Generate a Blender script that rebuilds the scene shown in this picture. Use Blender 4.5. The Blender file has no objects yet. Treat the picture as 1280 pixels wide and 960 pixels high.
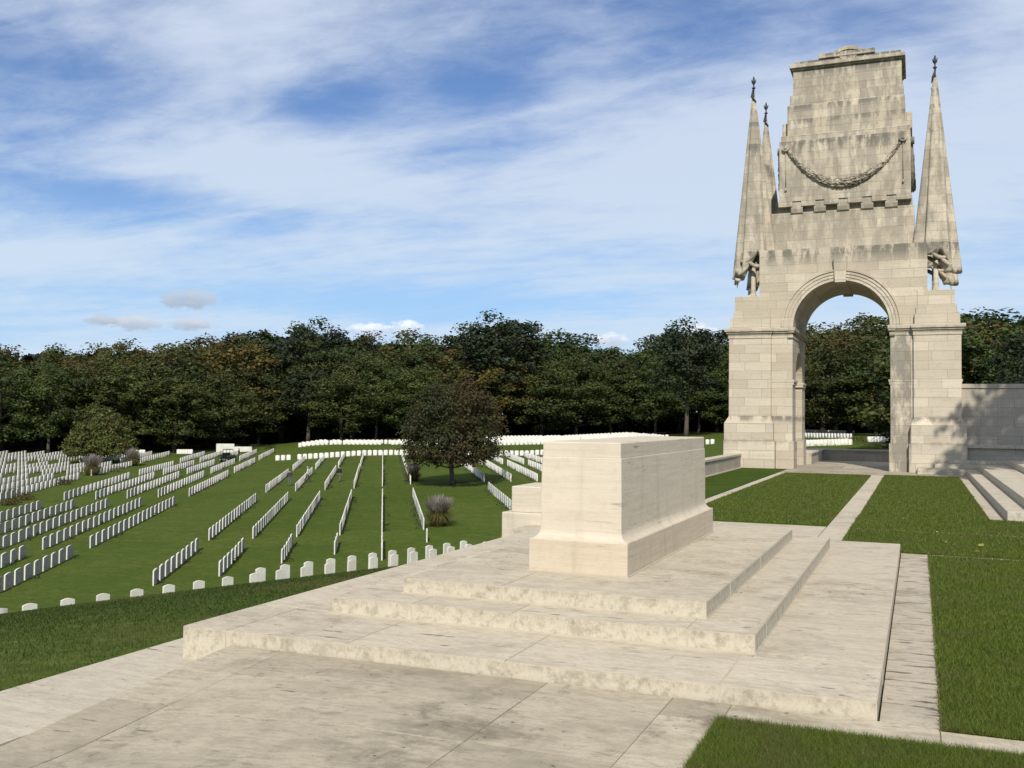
import bpy, bmesh, math, random
import numpy as np
from mathutils import Vector, Matrix
rng = np.random.default_rng(7); random.seed(7)
R = math.radians
S = bpy.context.scene; COL = S.collection
# ------------------------------------------------------------------ helpers
def tag(o, label=None, cat=None, group=None, kind=None):
    if label: o['label'] = label
    if cat: o['category'] = cat
    if group: o['group'] = group
    if kind: o['kind'] = kind
    return o
def empty(name, loc, label, cat, group=None, rz=0):
    o = bpy.data.objects.new(name, None); COL.objects.link(o)
    o.location = loc; o.rotation_euler = (0, 0, rz); o.empty_display_size = .3
    return tag(o, label, cat, group)
def obj(name, me, mat=None, parent=None):
    if isinstance(me, MB): me = me.mesh(name)
    o = bpy.data.objects.new(name, me); COL.objects.link(o)
    if mat and not me.materials: me.materials.append(mat)
    if parent: o.parent = parent
    return o
def mesh_np(name, V, F, mat=None, smooth=False):
    """V (n,3), F (m,k) all faces with k corners"""
    V = np.asarray(V, np.float32); F = np.asarray(F, np.int32); m, k = F.shape
    me = bpy.data.meshes.new(name)
    me.vertices.add(len(V)); me.vertices.foreach_set('co', V.ravel())
    me.loops.add(m*k); me.loops.foreach_set('vertex_index', F.ravel())
    me.polygons.add(m); me.polygons.foreach_set('loop_start', np.arange(0, m*k, k, dtype=np.int32))
    me.polygons.foreach_set('loop_total', np.full(m, k, np.int32))
    if smooth: me.polygons.foreach_set('use_smooth', np.ones(m, bool))
    me.update(calc_edges=True)
    if mat: me.materials.append(mat)
    return me
class MB:
    """collects shapes; origin is subtracted so vertices are local to the thing's base"""
    def __init__(s, o=(0, 0, 0)): s.bm = bmesh.new(); s.o = Vector(o)
    def p(s, c): return Vector(c) - s.o
    def box(s, a, b, bev=0.0, seg=1):
        a = s.p(a); b = s.p(b); bm2 = bmesh.new() if bev else s.bm
        v = [bm2.verts.new((x, y, z)) for z in (a.z, b.z) for y in (a.y, b.y) for x in (a.x, b.x)]
        for f in ((0, 2, 3, 1), (4, 5, 7, 6), (0, 1, 5, 4), (1, 3, 7, 5), (3, 2, 6, 7), (2, 0, 4, 6)):
            bm2.faces.new([v[i] for i in f])
        if bev:
            bmesh.ops.bevel(bm2, geom=bm2.edges[:], offset=bev, segments=seg, affect='EDGES')
            me = bpy.data.meshes.new('tmp'); bm2.to_mesh(me); bm2.free(); s.bm.from_mesh(me); bpy.data.meshes.remove(me)
        return s
    def frustum(s, a0, b0, z0, a1, b1, z1):
        q = [s.p((x, y, z0)) for x, y in ((a0[0], a0[1]), (b0[0], a0[1]), (b0[0], b0[1]), (a0[0], b0[1]))] + \
            [s.p((x, y, z1)) for x, y in ((a1[0], a1[1]), (b1[0], a1[1]), (b1[0], b1[1]), (a1[0], b1[1]))]
        v = [s.bm.verts.new(c) for c in q]
        for f in ((3, 2, 1, 0), (4, 5, 6, 7), (0, 1, 5, 4), (1, 2, 6, 5), (2, 3, 7, 6), (3, 0, 4, 7)): s.bm.faces.new([v[i] for i in f])
        return s
    def prism(s, prof, mapper, d0, d1):
        """closed 2D profile extruded; mapper(u,v,d)->xyz"""
        a = [s.bm.verts.new(s.p(mapper(u, v, d0))) for u, v in prof]; b = [s.bm.verts.new(s.p(mapper(u, v, d1))) for u, v in prof]
        n = len(prof)
        for i in range(n): s.bm.faces.new((a[i], a[(i+1) % n], b[(i+1) % n], b[i]))
        s.bm.faces.new(a[::-1]); s.bm.faces.new(b)
        return s
    def archwall(s, u0, u1, z0, z1, cu, zs, r, d0, d1, mapper, n=40):
        """wall u0..u1 x z0..z1 with a round headed opening (down to z0) through d0..d1"""
        def quad(a, b, c, d): s.bm.faces.new([s.bm.verts.new(s.p(x)) for x in (a, b, c, d)])
        for ua, ub in ((u0, cu-r), (cu+r, u1)):
            for d in (d0, d1): quad(mapper(ua, z0, d), mapper(ub, z0, d), mapper(ub, z1, d), mapper(ua, z1, d))
            quad(mapper(ua, z1, d0), mapper(ub, z1, d0), mapper(ub, z1, d1), mapper(ua, z1, d1))
            for u in (ua, ub): quad(mapper(u, z0, d0), mapper(u, z0 if False else (zs if u in (cu-r, cu+r) else z1), d0), mapper(u, zs if u in (cu-r, cu+r) else z1, d1), mapper(u, z0, d1)) if not (u in (cu-r, cu+r) and zs <= z0) else None
        pts = [(cu+r*math.cos(math.pi*(1-i/n)), zs+r*math.sin(math.pi*(1-i/n))) for i in range(n+1)]
        for (ua, za), (ub, zb) in zip(pts, pts[1:]):
            for d in (d0, d1): quad(mapper(ua, za, d), mapper(ub, zb, d), mapper(ub, z1, d), mapper(ua, z1, d))
            quad(mapper(ua, za, d0), mapper(ub, zb, d0), mapper(ub, zb, d1), mapper(ua, za, d1))
            quad(mapper(ua, z1, d0), mapper(ub, z1, d0), mapper(ub, z1, d1), mapper(ua, z1, d1))
        return s
    def ring(s, cu, zc, r0, r1, d0, d1, mapper, n=40, a0=0, a1=math.pi):
        P = []
        for i in range(n+1):
            a = a0+(a1-a0)*i/n; c, q = math.cos(a), math.sin(a)
            P.append([s.bm.verts.new(s.p(mapper(cu+r*c, zc+r*q, d))) for r, d in ((r0, d0), (r1, d0), (r1, d1), (r0, d1))])
        for A, B in zip(P, P[1:]):
            for k in range(4): s.bm.faces.new((A[k], A[(k+1) % 4], B[(k+1) % 4], B[k]))
        s.bm.faces.new(P[0][::-1]); s.bm.faces.new(P[-1])
        return s
    def tube(s, pts, rad, n=8):
        rings = []
        for i, (p, r) in enumerate(zip(pts, rad)):
            p = Vector(p); t = (Vector(pts[min(i+1, len(pts)-1)])-Vector(pts[max(i-1, 0)])).normalized()
            a = t.orthogonal().normalized() if i == 0 else (a-t*a.dot(t)).normalized()
            b = t.cross(a)
            rings.append([s.bm.verts.new(s.p(p+a*(r*math.cos(2*math.pi*k/n))+b*(r*math.sin(2*math.pi*k/n)))) for k in range(n)])
        for A, B in zip(rings, rings[1:]):
            for k in range(n):
                f = s.bm.faces.new((A[k], A[(k+1) % n], B[(k+1) % n], B[k])); f.smooth = True
        s.bm.faces.new(rings[0][::-1]); s.bm.faces.new(rings[-1])
        return s
    def lathe(s, c, prof, n=16):
        c = s.p(c); rings = [[s.bm.verts.new(c+Vector((r*math.cos(2*math.pi*k/n), r*math.sin(2*math.pi*k/n), z))) for k in range(n)] for r, z in prof]
        for A, B in zip(rings, rings[1:]):
            for k in range(n): s.bm.faces.new((A[k], A[(k+1) % n], B[(k+1) % n], B[k])).smooth = True
        s.bm.faces.new(rings[0][::-1]); s.bm.faces.new(rings[-1])
        return s
    def mesh(s, name):
        bmesh.ops.recalc_face_normals(s.bm, faces=s.bm.faces[:])
        me = bpy.data.meshes.new(name); s.bm.to_mesh(me); s.bm.free(); return me
XZ = lambda u, z, d: (u, d, z)      # wall seen from the front (depth along Y)
YZ = lambda u, z, d: (d, u, z)      # wall seen from the side (depth along X)
# ------------------------------------------------------------------ materials
class NT:
    def __init__(s, tree): s.t = tree; s.n = tree.nodes; s.l = tree.links
    def new(s, typ, ins=None, **kw):
        n = s.n.new(typ)
        for k, v in kw.items(): setattr(n, k, v)
        for k, v in (ins or {}).items(): s.set(n.inputs[k], v)
        return n
    def set(s, sock, v):
        if hasattr(v, 'is_output') or isinstance(v, bpy.types.NodeSocket): s.l.new(v, sock)
        else: sock.default_value = v
    def m(s, op, a, b=0.0, c=0.0, clamp=False):
        n = s.n.new('ShaderNodeMath'); n.operation = op; n.use_clamp = clamp
        for i, v in enumerate((a, b, c)): s.set(n.inputs[i], v)
        return n.outputs[0]
    def noise(s, vec, scale, detail=4, rough=.55, dist=0.0):
        n = s.new('ShaderNodeTexNoise', {'Scale': scale, 'Detail': detail, 'Roughness': rough, 'Distortion': dist})
        if vec is not None: s.l.new(vec, n.inputs['Vector'])
        return n.outputs['Fac']
    def scale(s, vec, sc, loc=(0, 0, 0), rot=(0, 0, 0)):
        n = s.new('ShaderNodeMapping', {'Scale': sc, 'Location': loc, 'Rotation': rot}); s.l.new(vec, n.inputs['Vector']); return n.outputs[0]
    def ramp(s, f, stops, interp='LINEAR'):
        n = s.n.new('ShaderNodeValToRGB'); e = n.color_ramp.elements; n.color_ramp.interpolation = interp
        while len(e) < len(stops): e.new(.5)
        for q, (p, c) in zip(e, stops): q.position = p; q.color = (c, c, c, 1) if isinstance(c, (int, float)) else (*c, 1)
        s.l.new(f, n.inputs[0]); return n.outputs[0]
    def mix(s, f, a, b, mode='MIX'):
        n = s.n.new('ShaderNodeMix'); n.data_type = 'RGBA'; n.blend_type = mode
        for k, v in ((0, f), (6, a), (7, b)):
            if isinstance(v, tuple): v = (*v, 1)
            s.set(n.inputs[k], v)
        return n.outputs[2]
    def sstep(s, x, lo, hi):
        n = s.n.new('ShaderNodeMapRange'); n.interpolation_type = 'SMOOTHSTEP'
        for k, v in ((0, x), (1, lo), (2, hi)): s.set(n.inputs[k], v)
        return n.outputs[0]
def material(name, rough=.9, spec=.15):
    m = bpy.data.materials.new(name); m.use_nodes = True
    t = NT(m.node_tree); b = t.n['Principled BSDF']
    b.inputs['Roughness'].default_value = rough; b.inputs['Specular IOR Level'].default_value = spec
    return m, t, b
def pos(t): return t.new('ShaderNodeNewGeometry').outputs['Position']
def xyz(t, v):
    n = t.new('ShaderNodeSeparateXYZ'); t.l.new(v, n.inputs[0]); return n.outputs
def comb(t, x, y, z): return t.new('ShaderNodeCombineXYZ', {'X': x, 'Y': y, 'Z': z}).outputs[0]
def bump(t, b, h, st, dist=.01):
    n = t.new('ShaderNodeBump', {'Height': h, 'Strength': st, 'Distance': dist}); t.l.new(n.outputs[0], b.inputs['Normal'])
def flat(name, c, rough=.8, spec=.2, metal=0.0):
    m, t, b = material(name, rough, spec); b.inputs['Metallic'].default_value = metal
    n = t.noise(pos(t), 9.0, 3)
    t.l.new(t.mix(n, tuple(x*.8 for x in c), tuple(min(1, x*1.15) for x in c)), b.inputs['Base Color']); return m
def m_ashlar(name, warm, grey, courses=True, zstain=True):
    m, t, b = material(name, .92, .1)
    P = pos(t); X, Y, Z = xyz(t, P)
    uv = comb(t, t.m('ADD', X, Y), Z, 0.0)
    big = t.noise(P, .8, 5, .6); fine = t.noise(P, 14, 6, .65)
    bed = t.noise(t.scale(P, (.9, .9, 26)), 1.0, 5, .6)
    streak = t.noise(t.scale(P, (3.4, 3.4, 1.0)), 1.0, 6, .68) if zstain else t.noise(t.scale(P, (4.5, 4.5, .45)), 1.0, 5, .65)
    c = t.mix(t.sstep(big, .3, .7), warm, tuple(.86*a+.14*g for a, g in zip(warm, grey)))
    if courses:
        def brick(w, mort):
            n = t.new('ShaderNodeTexBrick', {'Vector': uv, 'Color1': (.0, 0, 0, 1), 'Color2': (1, 1, 1, 1), 'Mortar': (.5, .5, .5, 1), 'Scale': 1.0, 'Mortar Size': mort, 'Mortar Smooth': .3, 'Bias': 0.0, 'Brick Width': w, 'Row Height': .295})
            n.offset = .42; n.squash = .7; n.squash_frequency = 3; return n
        bk = brick(.95, .007)
        hs = t.noise(t.scale(bk.outputs['Color'], (17, 17, 17)), 1.0, 0)
        c = t.mix(t.m('MULTIPLY', bk.outputs['Color'], .55), c, (.40, .335, .25) if zstain else tuple(.8*x for x in warm)); c = t.mix(t.m('MULTIPLY', t.sstep(hs, .52, .62), .5), c, tuple(min(1, 1.2*x) for x in warm))
        tone = t.noise(t.scale(bk.outputs['Color'], (7, 7, 7)), 1.0, 0)
        c = t.mix(t.sstep(tone, .5, .75), c, tuple(.75*x for x in warm)) if not zstain else c
    c = t.mix(t.m('MULTIPLY', t.sstep(bed, .42, .72), .35 if zstain else .30), c, tuple(.66*x for x in warm))
    if not zstain:
        vein = t.noise(t.scale(P, (2.2, 2.2, 38), rot=(R(3), 0, 0)), 1.0, 6, .7, .5); c = t.mix(t.m('MULTIPLY', t.m('MULTIPLY', t.sstep(vein, .58, .70), t.sstep(big, .47, .58)), .85), c, tuple(.55*g for g in grey)); c = t.mix(t.m('MULTIPLY', t.sstep(t.noise(P, 3.0, 6, .7), .5, .7), .35), c, tuple(.45*x+.5*g for x, g in zip(warm, grey)))
    c = t.mix(t.m('MULTIPLY', t.sstep(fine, .5, .8), .35), c, grey)
    if zstain:
        st = t.sstep(streak, .39, .57); hi = t.sstep(Z, 5.5, 8.5)
        acc = t.m('MULTIPLY', hi, .52)
        for z0, h, a in ((7.3, .8, 1.0), (8.55, .45, .6), (11.03, 1.1, 1.0), (11.25, .15, .5), (11.79, .3, .9), (12.3, .42, .95), (12.69, .2, .5), (13.56, .45, .9), (13.9, .3, 1.0), (14.06, .15, 1.0), (4.6, .3, .4), (1.72, .25, .9), (.95, .25, .35)):
            band = t.m('MULTIPLY', t.sstep(Z, z0-h, z0-.05), t.m('LESS_THAN', Z, z0+.02)); acc = t.m('MAXIMUM', acc, t.m('MULTIPLY', band, a))
        xr = t.m('MULTIPLY', t.m('MULTIPLY', t.sstep(X, -1.0, -.8), t.m('LESS_THAN', X, -.2)), t.m('MULTIPLY', t.m('LESS_THAN', Z, 4.4), .75))   # weathered strip beside the arch
        acc = t.m('MAXIMUM', acc, xr)
        c = t.mix(t.m('MULTIPLY', st, acc), c, grey)
        c = t.mix(t.m('MULTIPLY', t.m('MULTIPLY', t.sstep(t.noise(P, 2.3, 6, .7), .55, .75), acc), .5), c, tuple(.6*g for g in grey))
    else:
        c = t.mix(t.m('MULTIPLY', t.sstep(streak, .5, .75), .4), c, grey)
    if courses:
        c = t.mix(t.m('MULTIPLY', bk.outputs['Fac'], .5), c, tuple(.45*g for g in grey))
    t.l.new(c, b.inputs['Base Color']); bump(t, b, t.m('ADD', fine, t.m('MULTIPLY', bed, .7)), .35, .012)
    return m
def m_paving(name, light, dark, streak_y=20, dirt=.5, flake=.68):
    """limestone slabs: bedding streaks on top, run-off stains on the risers"""
    m, t, b = material(name, .85, .15)
    g = t.new('ShaderNodeNewGeometry'); P = g.outputs['Position']; N = xyz(t, g.outputs['Normal'])
    top = t.sstep(N[2], .5, .8)
    s1 = t.noise(t.scale(P, (1.6, streak_y, 4)), 1.0, 6, .68, .6); s2 = t.noise(t.scale(P, (5, streak_y*2.6, 9)), 1.0, 5, .6, .4)
    big = t.noise(P, .75, 5, .62, .5); mid = t.noise(P, 3.1, 6, .7); fine = t.noise(P, 45, 5, .7)
    spk = t.noise(P, 17, 3, .5)
    v1 = t.noise(t.scale(P, (26, 26, 12)), 1.0, 7, .74)
    vtop = t.mix(t.m('MULTIPLY', t.sstep(t.m('ADD', t.m('MULTIPLY', s1, .65), t.m('MULTIPLY', mid, .35)), .44, .62), .75), light, tuple(.62*a+.38*d for a, d in zip(light, dark)))
    vtop = t.mix(t.m('MULTIPLY', t.sstep(s2, .55, .75), .5), vtop, dark)
    vtop = t.mix(t.m('MULTIPLY', t.m('MULTIPLY', t.sstep(big, .46, .68), t.sstep(mid, .38, .62)), dirt), vtop, dark)
    vtop = t.mix(t.m('MULTIPLY', t.m('MULTIPLY', t.sstep(spk, .66, .72), t.sstep(big, .45, .6)), .9), vtop, tuple(.35*d for d in dark))
    vtop = t.mix(t.m('MULTIPLY', t.m('MULTIPLY', t.sstep(t.noise(t.scale(P, (3, 16, 3)), 1.0, 3, .5), flake, flake+.03), t.sstep(mid, .4, .5)), .85), vtop, tuple(.3*d for d in dark))
    g1 = t.noise(t.scale(P, (1, 2.4, 1)), 11, 7, .78); g2 = t.noise(P, 4.2, 7, .75, .6)
    vtop = t.mix(t.m('MULTIPLY', t.sstep(g1, .46, .60), .55), vtop, tuple(.55*a+.35*d for a, d in zip(light, dark)))
    vtop = t.mix(t.m('MULTIPLY', t.sstep(g2, .54, .66), .45*dirt+.12), vtop, tuple(1.1*d for d in dark))
    vtop = t.mix(t.m('MULTIPLY', t.sstep(t.noise(P, 1.6, 6, .65), .55, .72), .35), vtop, tuple(min(1, 1.12*a) for a in light))
    warm = (light[0]*.96, light[1]*.965, light[2]*.95)
    vs = t.mix(t.m('MULTIPLY', t.sstep(v1, .46, .68), .24), warm, tuple(1.0*d for d in dark)); vs = t.mix(t.m('MULTIPLY', t.sstep(g1, .48, .62), .4), vs, tuple(.9*d for d in dark))
    vs = t.mix(t.m('MULTIPLY', t.sstep(spk, .55, .75), .35), vs, tuple(.7*d for d in dark))
    Zp = xyz(t, P)[2]; rim = None
    for z1 in (.091, .213, .328):
        q = t.m('MULTIPLY', t.sstep(Zp, z1-.075, z1-.012), t.m('LESS_THAN', Zp, z1+.004)); rim = q if rim is None else t.m('MAXIMUM', rim, q)
    vs = t.mix(t.m('MULTIPLY', t.m('MULTIPLY', rim, t.sstep(t.noise(t.scale(P, (12, 12, 5)), 1.0, 7, .78), .36, .68)), .34), vs, tuple(.75*d for d in dark))
    isl = g.outputs['Random Per Island']; vtop = t.mix(t.m('MULTIPLY', t.sstep(isl, .2, 1.0), .42 if dirt > .8 else .12), vtop, tuple(.9*d+.1*a for a, d in zip(light, dark)))
    c = t.mix(top, vs, vtop); c = t.mix(t.m('MULTIPLY', t.sstep(fine, .5, .8), .3), c, dark)
    t.l.new(c, b.inputs['Base Color']); bump(t, b, t.m('ADD', t.m('ADD', fine, s1), mid), .35, .006)
    return m
M_ARCH = m_ashlar('weathered_ashlar', (.535, .475, .375), (.175, .162, .135))
M_WALL = m_ashlar('ashlar_wall', (.46, .41, .335), (.24, .22, .185), True, False)
M_STONE = m_ashlar('dressed_limestone', (.585, .52, .415), (.36, .315, .245), False, False)
M_PLINTH = m_ashlar('warm_limestone', (.57, .485, .37), (.34, .29, .22), False, False)
M_STEP = m_paving('step_limestone', (.545, .49, .39), (.20, .172, .128), 17, .55)
M_PAVE = m_paving('paving_limestone', (.50, .445, .345), (.15, .13, .095), 7, .9)
M_FLAKY = m_paving('flaking_limestone', (.50, .45, .36), (.17, .145, .11), 15, .6, .575)
M_PALE = m_paving('pale_limestone', (.53, .48, .39), (.26, .23, .18), 15, .5)
M_JOINT = flat('lime_mortar', (.48, .43, .34), .95, .05)
M_BROWNJ = flat('sandy_mortar', (.22, .185, .13), .95, .05)
M_DARKJ = flat('joint_dirt', (.10, .085, .06), .95, .05)
def m_grass(name, near):
    m, t, b = material(name, .95, .05); P = pos(t)
    big = t.noise(P, .12, 4, .6); mid = t.noise(P, 1.1, 5, .65); fine = t.noise(P, 30 if near else 7, 4, .7)
    str_ = t.noise(t.scale(P, (.10, .9, 1), rot=(0, 0, R(-29))), 1.0, 3)
    c = t.mix(t.sstep(big, .35, .65), (.056, .084, .014), (.084, .108, .022))
    mot = t.noise(P, 3.6, 5, .7); c = t.mix(t.m('MULTIPLY', t.sstep(mot, .42, .62), .75), c, (.036, .064, .008)); c = t.mix(t.m('MULTIPLY', t.sstep(t.noise(t.scale(P, (.5, 1.6, 1), rot=(0, 0, R(-29))), 1.9, 5, .7), .52, .68), .5), c, (.125, .145, .036)); c = t.mix(t.m('MULTIPLY', t.sstep(mid, .45, .72), .5), c, (.115, .128, .032))
    c = t.mix(t.m('MULTIPLY', t.sstep(t.noise(P, .5, 5, .7), .58, .75), .45), c, (.135, .135, .042))
    c = t.mix(t.m('MULTIPLY', t.sstep(str_, .42, .6), .55), c, (.054, .088, .013))
    c = t.mix(t.m('MULTIPLY', t.sstep(fine, .45, .75), .5), c, (.044, .070, .010))
    if near: c = t.mix(t.m('MULTIPLY', t.sstep(t.noise(t.scale(P, (.5, 2.2, 1)), 1.6, 5, .65), .3, .7), .8), (.036, .068, .007), t.mix(.5, c, (.075, .105, .016)))
    else:
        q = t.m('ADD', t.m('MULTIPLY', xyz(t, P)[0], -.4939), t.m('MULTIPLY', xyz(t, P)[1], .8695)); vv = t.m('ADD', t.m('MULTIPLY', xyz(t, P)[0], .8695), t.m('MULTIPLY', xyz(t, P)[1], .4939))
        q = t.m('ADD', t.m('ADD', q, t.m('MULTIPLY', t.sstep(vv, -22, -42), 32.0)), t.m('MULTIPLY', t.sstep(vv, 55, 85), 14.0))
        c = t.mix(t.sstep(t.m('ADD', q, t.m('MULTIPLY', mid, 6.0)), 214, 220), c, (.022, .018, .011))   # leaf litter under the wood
    t.l.new(c, b.inputs['Base Color']); bump(t, b, t.m('ADD', fine, mid), .8, .04)
    return m
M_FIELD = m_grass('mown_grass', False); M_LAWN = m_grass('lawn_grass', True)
def m_leaf(name, cols, rough=.6, var=None, trans=.25, tint=False):
    m, t, b = material(name, rough, .25)
    g = t.new('ShaderNodeNewGeometry'); r = g.outputs['Random Per Island']
    n = len(cols); c = t.ramp(r, [(i/(n-1), cc) for i, cc in enumerate(cols)])
    obr = t.new('ShaderNodeObjectInfo').outputs['Random']; c = t.mix(1.0, c, t.ramp(obr, [(0, (.78, .80, .74)), (.5, (1.08, 1.08, 1.0)), (1, (1.36, 1.30, 1.02))]), 'MULTIPLY') if tint else c
    if var:                                               # patches of turning leaves, in the tree's own space
        tc = t.new('ShaderNodeTexCoord').outputs['Object']; oi = t.new('ShaderNodeObjectInfo').outputs['Random']
        off = t.new('ShaderNodeVectorMath', {0: tc, 1: comb(t, t.m('MULTIPLY', oi, 91.0), t.m('MULTIPLY', oi, 37.0), 0.0)}, operation='ADD').outputs[0]
        c = t.mix(t.m('MULTIPLY', t.sstep(t.noise(off, var[1], 2), .46, .64), var[2]), c, var[0])
    t.l.new(c, b.inputs['Base Color'])
    tr = t.new('ShaderNodeBsdfTranslucent', {'Color': c}); mx = t.new('ShaderNodeMixShader', {0: trans, 1: b.outputs[0], 2: tr.outputs[0]})
    t.l.new(mx.outputs[0], t.n['Material Output'].inputs['Surface'])
    return m
M_LEAF = dict(
    oak=m_leaf('oak_leaves', [(.023, .034, .011), (.043, .058, .016), (.076, .092, .024)], var=((.088, .088, .024), .20, .6), tint=True),
    green=m_leaf('green_leaves', [(.019, .033, .010), (.036, .058, .015), (.066, .095, .023)], var=((.088, .112, .026), .20, .6), tint=True),
    autumn=m_leaf('turning_leaves', [(.046, .038, .012), (.082, .062, .017), (.118, .090, .026)], var=((.062, .074, .019), .22, .85), tint=True),
    pine=m_leaf('pine_needles', [(.012, .021, .010), (.021, .032, .013), (.036, .050, .019)], trans=.1),
    copper=m_leaf('copper_leaves', [(.026, .032, .012), (.042, .048, .016), (.064, .070, .022)], var=((.078, .048, .022), .20, .6), trans=.3),
    olive=m_leaf('olive_leaves', [(.052, .068, .016), (.086, .104, .025), (.128, .140, .036)], var=((.085, .060, .018), .5, .6)),
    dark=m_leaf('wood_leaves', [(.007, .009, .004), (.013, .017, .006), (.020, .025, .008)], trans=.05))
M_BLADE = m_leaf('grass_blades', [(.058, .094, .010), (.098, .146, .016), (.140, .188, .028), (.185, .205, .055)], trans=.4, var=((.135, .135, .045), 2.2, .5))
M_BANKB = m_leaf('bank_grass_blades', [(.022, .046, .006), (.040, .072, .010), (.062, .096, .017), (.105, .112, .034)], trans=.4, var=((.125, .118, .038), .30, .65))
M_BED = m_leaf('bedding_leaves', [(.016, .024, .010), (.035, .048, .020), (.075, .085, .055)])
M_RUST = m_leaf('russet_leaves', [(.050, .026, .014), (.090, .045, .022), (.060, .055, .020)])
M_PLUME = m_leaf('grass_plumes', [(.26, .225, .205), (.36, .315, .285), (.46, .41, .375)], trans=.5)
M_TUFT = m_leaf('ornamental_grass_blades', [(.075, .080, .022), (.130, .115, .035), (.185, .145, .060)], trans=.35)
M_YELLOW = m_leaf('yellow_leaves', [(.42, .33, .06), (.50, .46, .16), (.30, .22, .06)])
M_BARK = flat('bark', (.105, .088, .068), .95, .05)
M_BARKD = flat('dark_bark', (.050, .042, .033), .95, .05)
m, t, b = material('white_portland_stone', .85, .15)
P = pos(t); c = t.mix(t.sstep(t.noise(P, 1.1, 2), .35, .65), (.58, .565, .51), (.66, .65, .60))
c = t.mix(t.m('MULTIPLY', t.sstep(t.noise(t.scale(P, (9, 9, 2.5)), 1.0, 5, .65), .5, .8), .4), c, (.38, .37, .33)); t.l.new(c, b.inputs['Base Color']); M_HEAD = m
m, t, b = material('shade_tinted_portland_stone', .9, .1)      # darker copy of the headstone stone: shade painted on one broad side
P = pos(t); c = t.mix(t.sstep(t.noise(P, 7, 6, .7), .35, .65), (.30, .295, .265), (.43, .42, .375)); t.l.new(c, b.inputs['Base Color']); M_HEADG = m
M_IRON = flat('bronze_dark', (.035, .035, .032), .6, .4)
# ------------------------------------------------------------------ ground
A0 = R(-29.6); RD = np.array([math.sin(A0), math.cos(A0)]); RN = np.array([RD[1], -RD[0]])   # cemetery grid: along and across the rows
UK = np.array([45, 60, 67.5, 93, 100, 125, 130, 150, 158, 185, 230, 400.])
VK = np.array([-60, -30, -18.5, -11.3, -2.7, 2.8, 12, 22, 40, 56, 80.])
ZT = np.array([[-7.9, -7.8, -7.7, -7.2, -7.0, -6.5, -6.4, -6.2, -5.9, -5.3, -4.5, -3], [-7.6, -7.5, -7.4, -6.95, -6.74, -6.18, -6.1, -5.95, -5.65, -5.3, -4.5, -3],
    [-7.3, -7.15, -7.05, -6.57, -6.35, -5.87, -5.74, -5.41, -5.2, -4.7, -4, -2.5], [-7.1, -6.95, -6.75, -6.25, -6.04, -5.66, -5.5, -5.05, -4.6, -3.7, -3, -1.5],
    [-6.9, -6.75, -6.45, -5.9, -5.65, -4.95, -4.9, -4.4, -4.15, -3.65, -3, -1.5], [-6.5, -6.3, -6.1, -5.75, -5.2, -4.85, -4.75, -4.3, -4.1, -3.65, -3, -1.5],
    [-6.2, -6, -5.7, -5.2, -4.85, -4.45, -4.6, -4.3, -4.2, -3.65, -3, -1.5], [-5.9, -5.7, -5.4, -5, -4.8, -4.5, -4.5, -4.3, -4.1, -3.6, -3, -1.5],
    [-4.8, -4.6, -4.4, -3.8, -3.6, -3.3, -3.25, -3.2, -3.2, -3.1, -2.8, -1.5], [-3, -2.8, -2.7, -2.2, -2.1, -1.9, -1.9, -1.9, -1.9, -2, -2, -1.], [-1.5, -1.5, -1.5, -1.3, -1.2, -1, -1, -1, -1, -1, -1, 0]])
def sm(x): x = np.clip(x, 0, 1); return x*x*(3-2*x)
def terrain(X, Y):
    X = np.asarray(X, float); Y = np.asarray(Y, float)
    u = X*RD[0]+Y*RD[1]; v = X*RN[0]+Y*RN[1]; w = -X*.954+Y*.3
    t = np.maximum(w-6.5, 0)
    zb = np.where(w < 32.6, -.16-.1283*t-.00279*t*t-.32*sm((Y-12.5)/8.5)*np.exp(-((w-19)/7)**2)+.06*sm((w-6.5)/5), -5.35-.13*(w-32.6))
    uc = np.clip(u, UK[0], UK[-1]); vc = np.clip(v, VK[0], VK[-1])
    i = np.clip(np.searchsorted(UK, uc)-1, 0, len(UK)-2); j = np.clip(np.searchsorted(VK, vc)-1, 0, len(VK)-2)
    a = (uc-UK[i])/(UK[i+1]-UK[i]); b = (vc-VK[j])/(VK[j+1]-VK[j])
    zf = ZT[j, i]*(1-a)*(1-b)+ZT[j, i+1]*a*(1-b)+ZT[j+1, i]*(1-a)*b+ZT[j+1, i+1]*a*b
    k = sm((w-33)/13)
    return zb*(1-k)+zf*k
def W(u, v): q = RD*u+RN*v; return float(q[0]), float(q[1])
def tz(x, y): return float(terrain(x, y))
xs = np.unique(np.concatenate([np.array([-3000, -1500, -800, -500, -380]), np.arange(-300, -60, 3.0), np.arange(-60, 12, .8), np.arange(12, 80, 4.0), np.array([-5.6, -5.3, 100, 160, 300, 800, 1500, 3000])]))
ys = np.unique(np.concatenate([np.array([-3000, -1000, -300, -100, -40, -15]), np.arange(-5, 70, .8), np.arange(70, 300, 3.0), np.array([340, 420, 600, 1200, 3000])]))
GX, GY = np.meshgrid(xs, ys); GZ = terrain(GX, GY)
nx, ny = len(xs), len(ys); idx = np.arange(nx*ny).reshape(ny, nx)
F = np.stack([idx[:-1, :-1], idx[:-1, 1:], idx[1:, 1:], idx[1:, :-1]], -1).reshape(-1, 4)
tag(obj('ground', mesh_np('ground', np.stack([GX, GY, GZ], -1).reshape(-1, 3), F, M_FIELD, True)), kind='structure')
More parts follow.
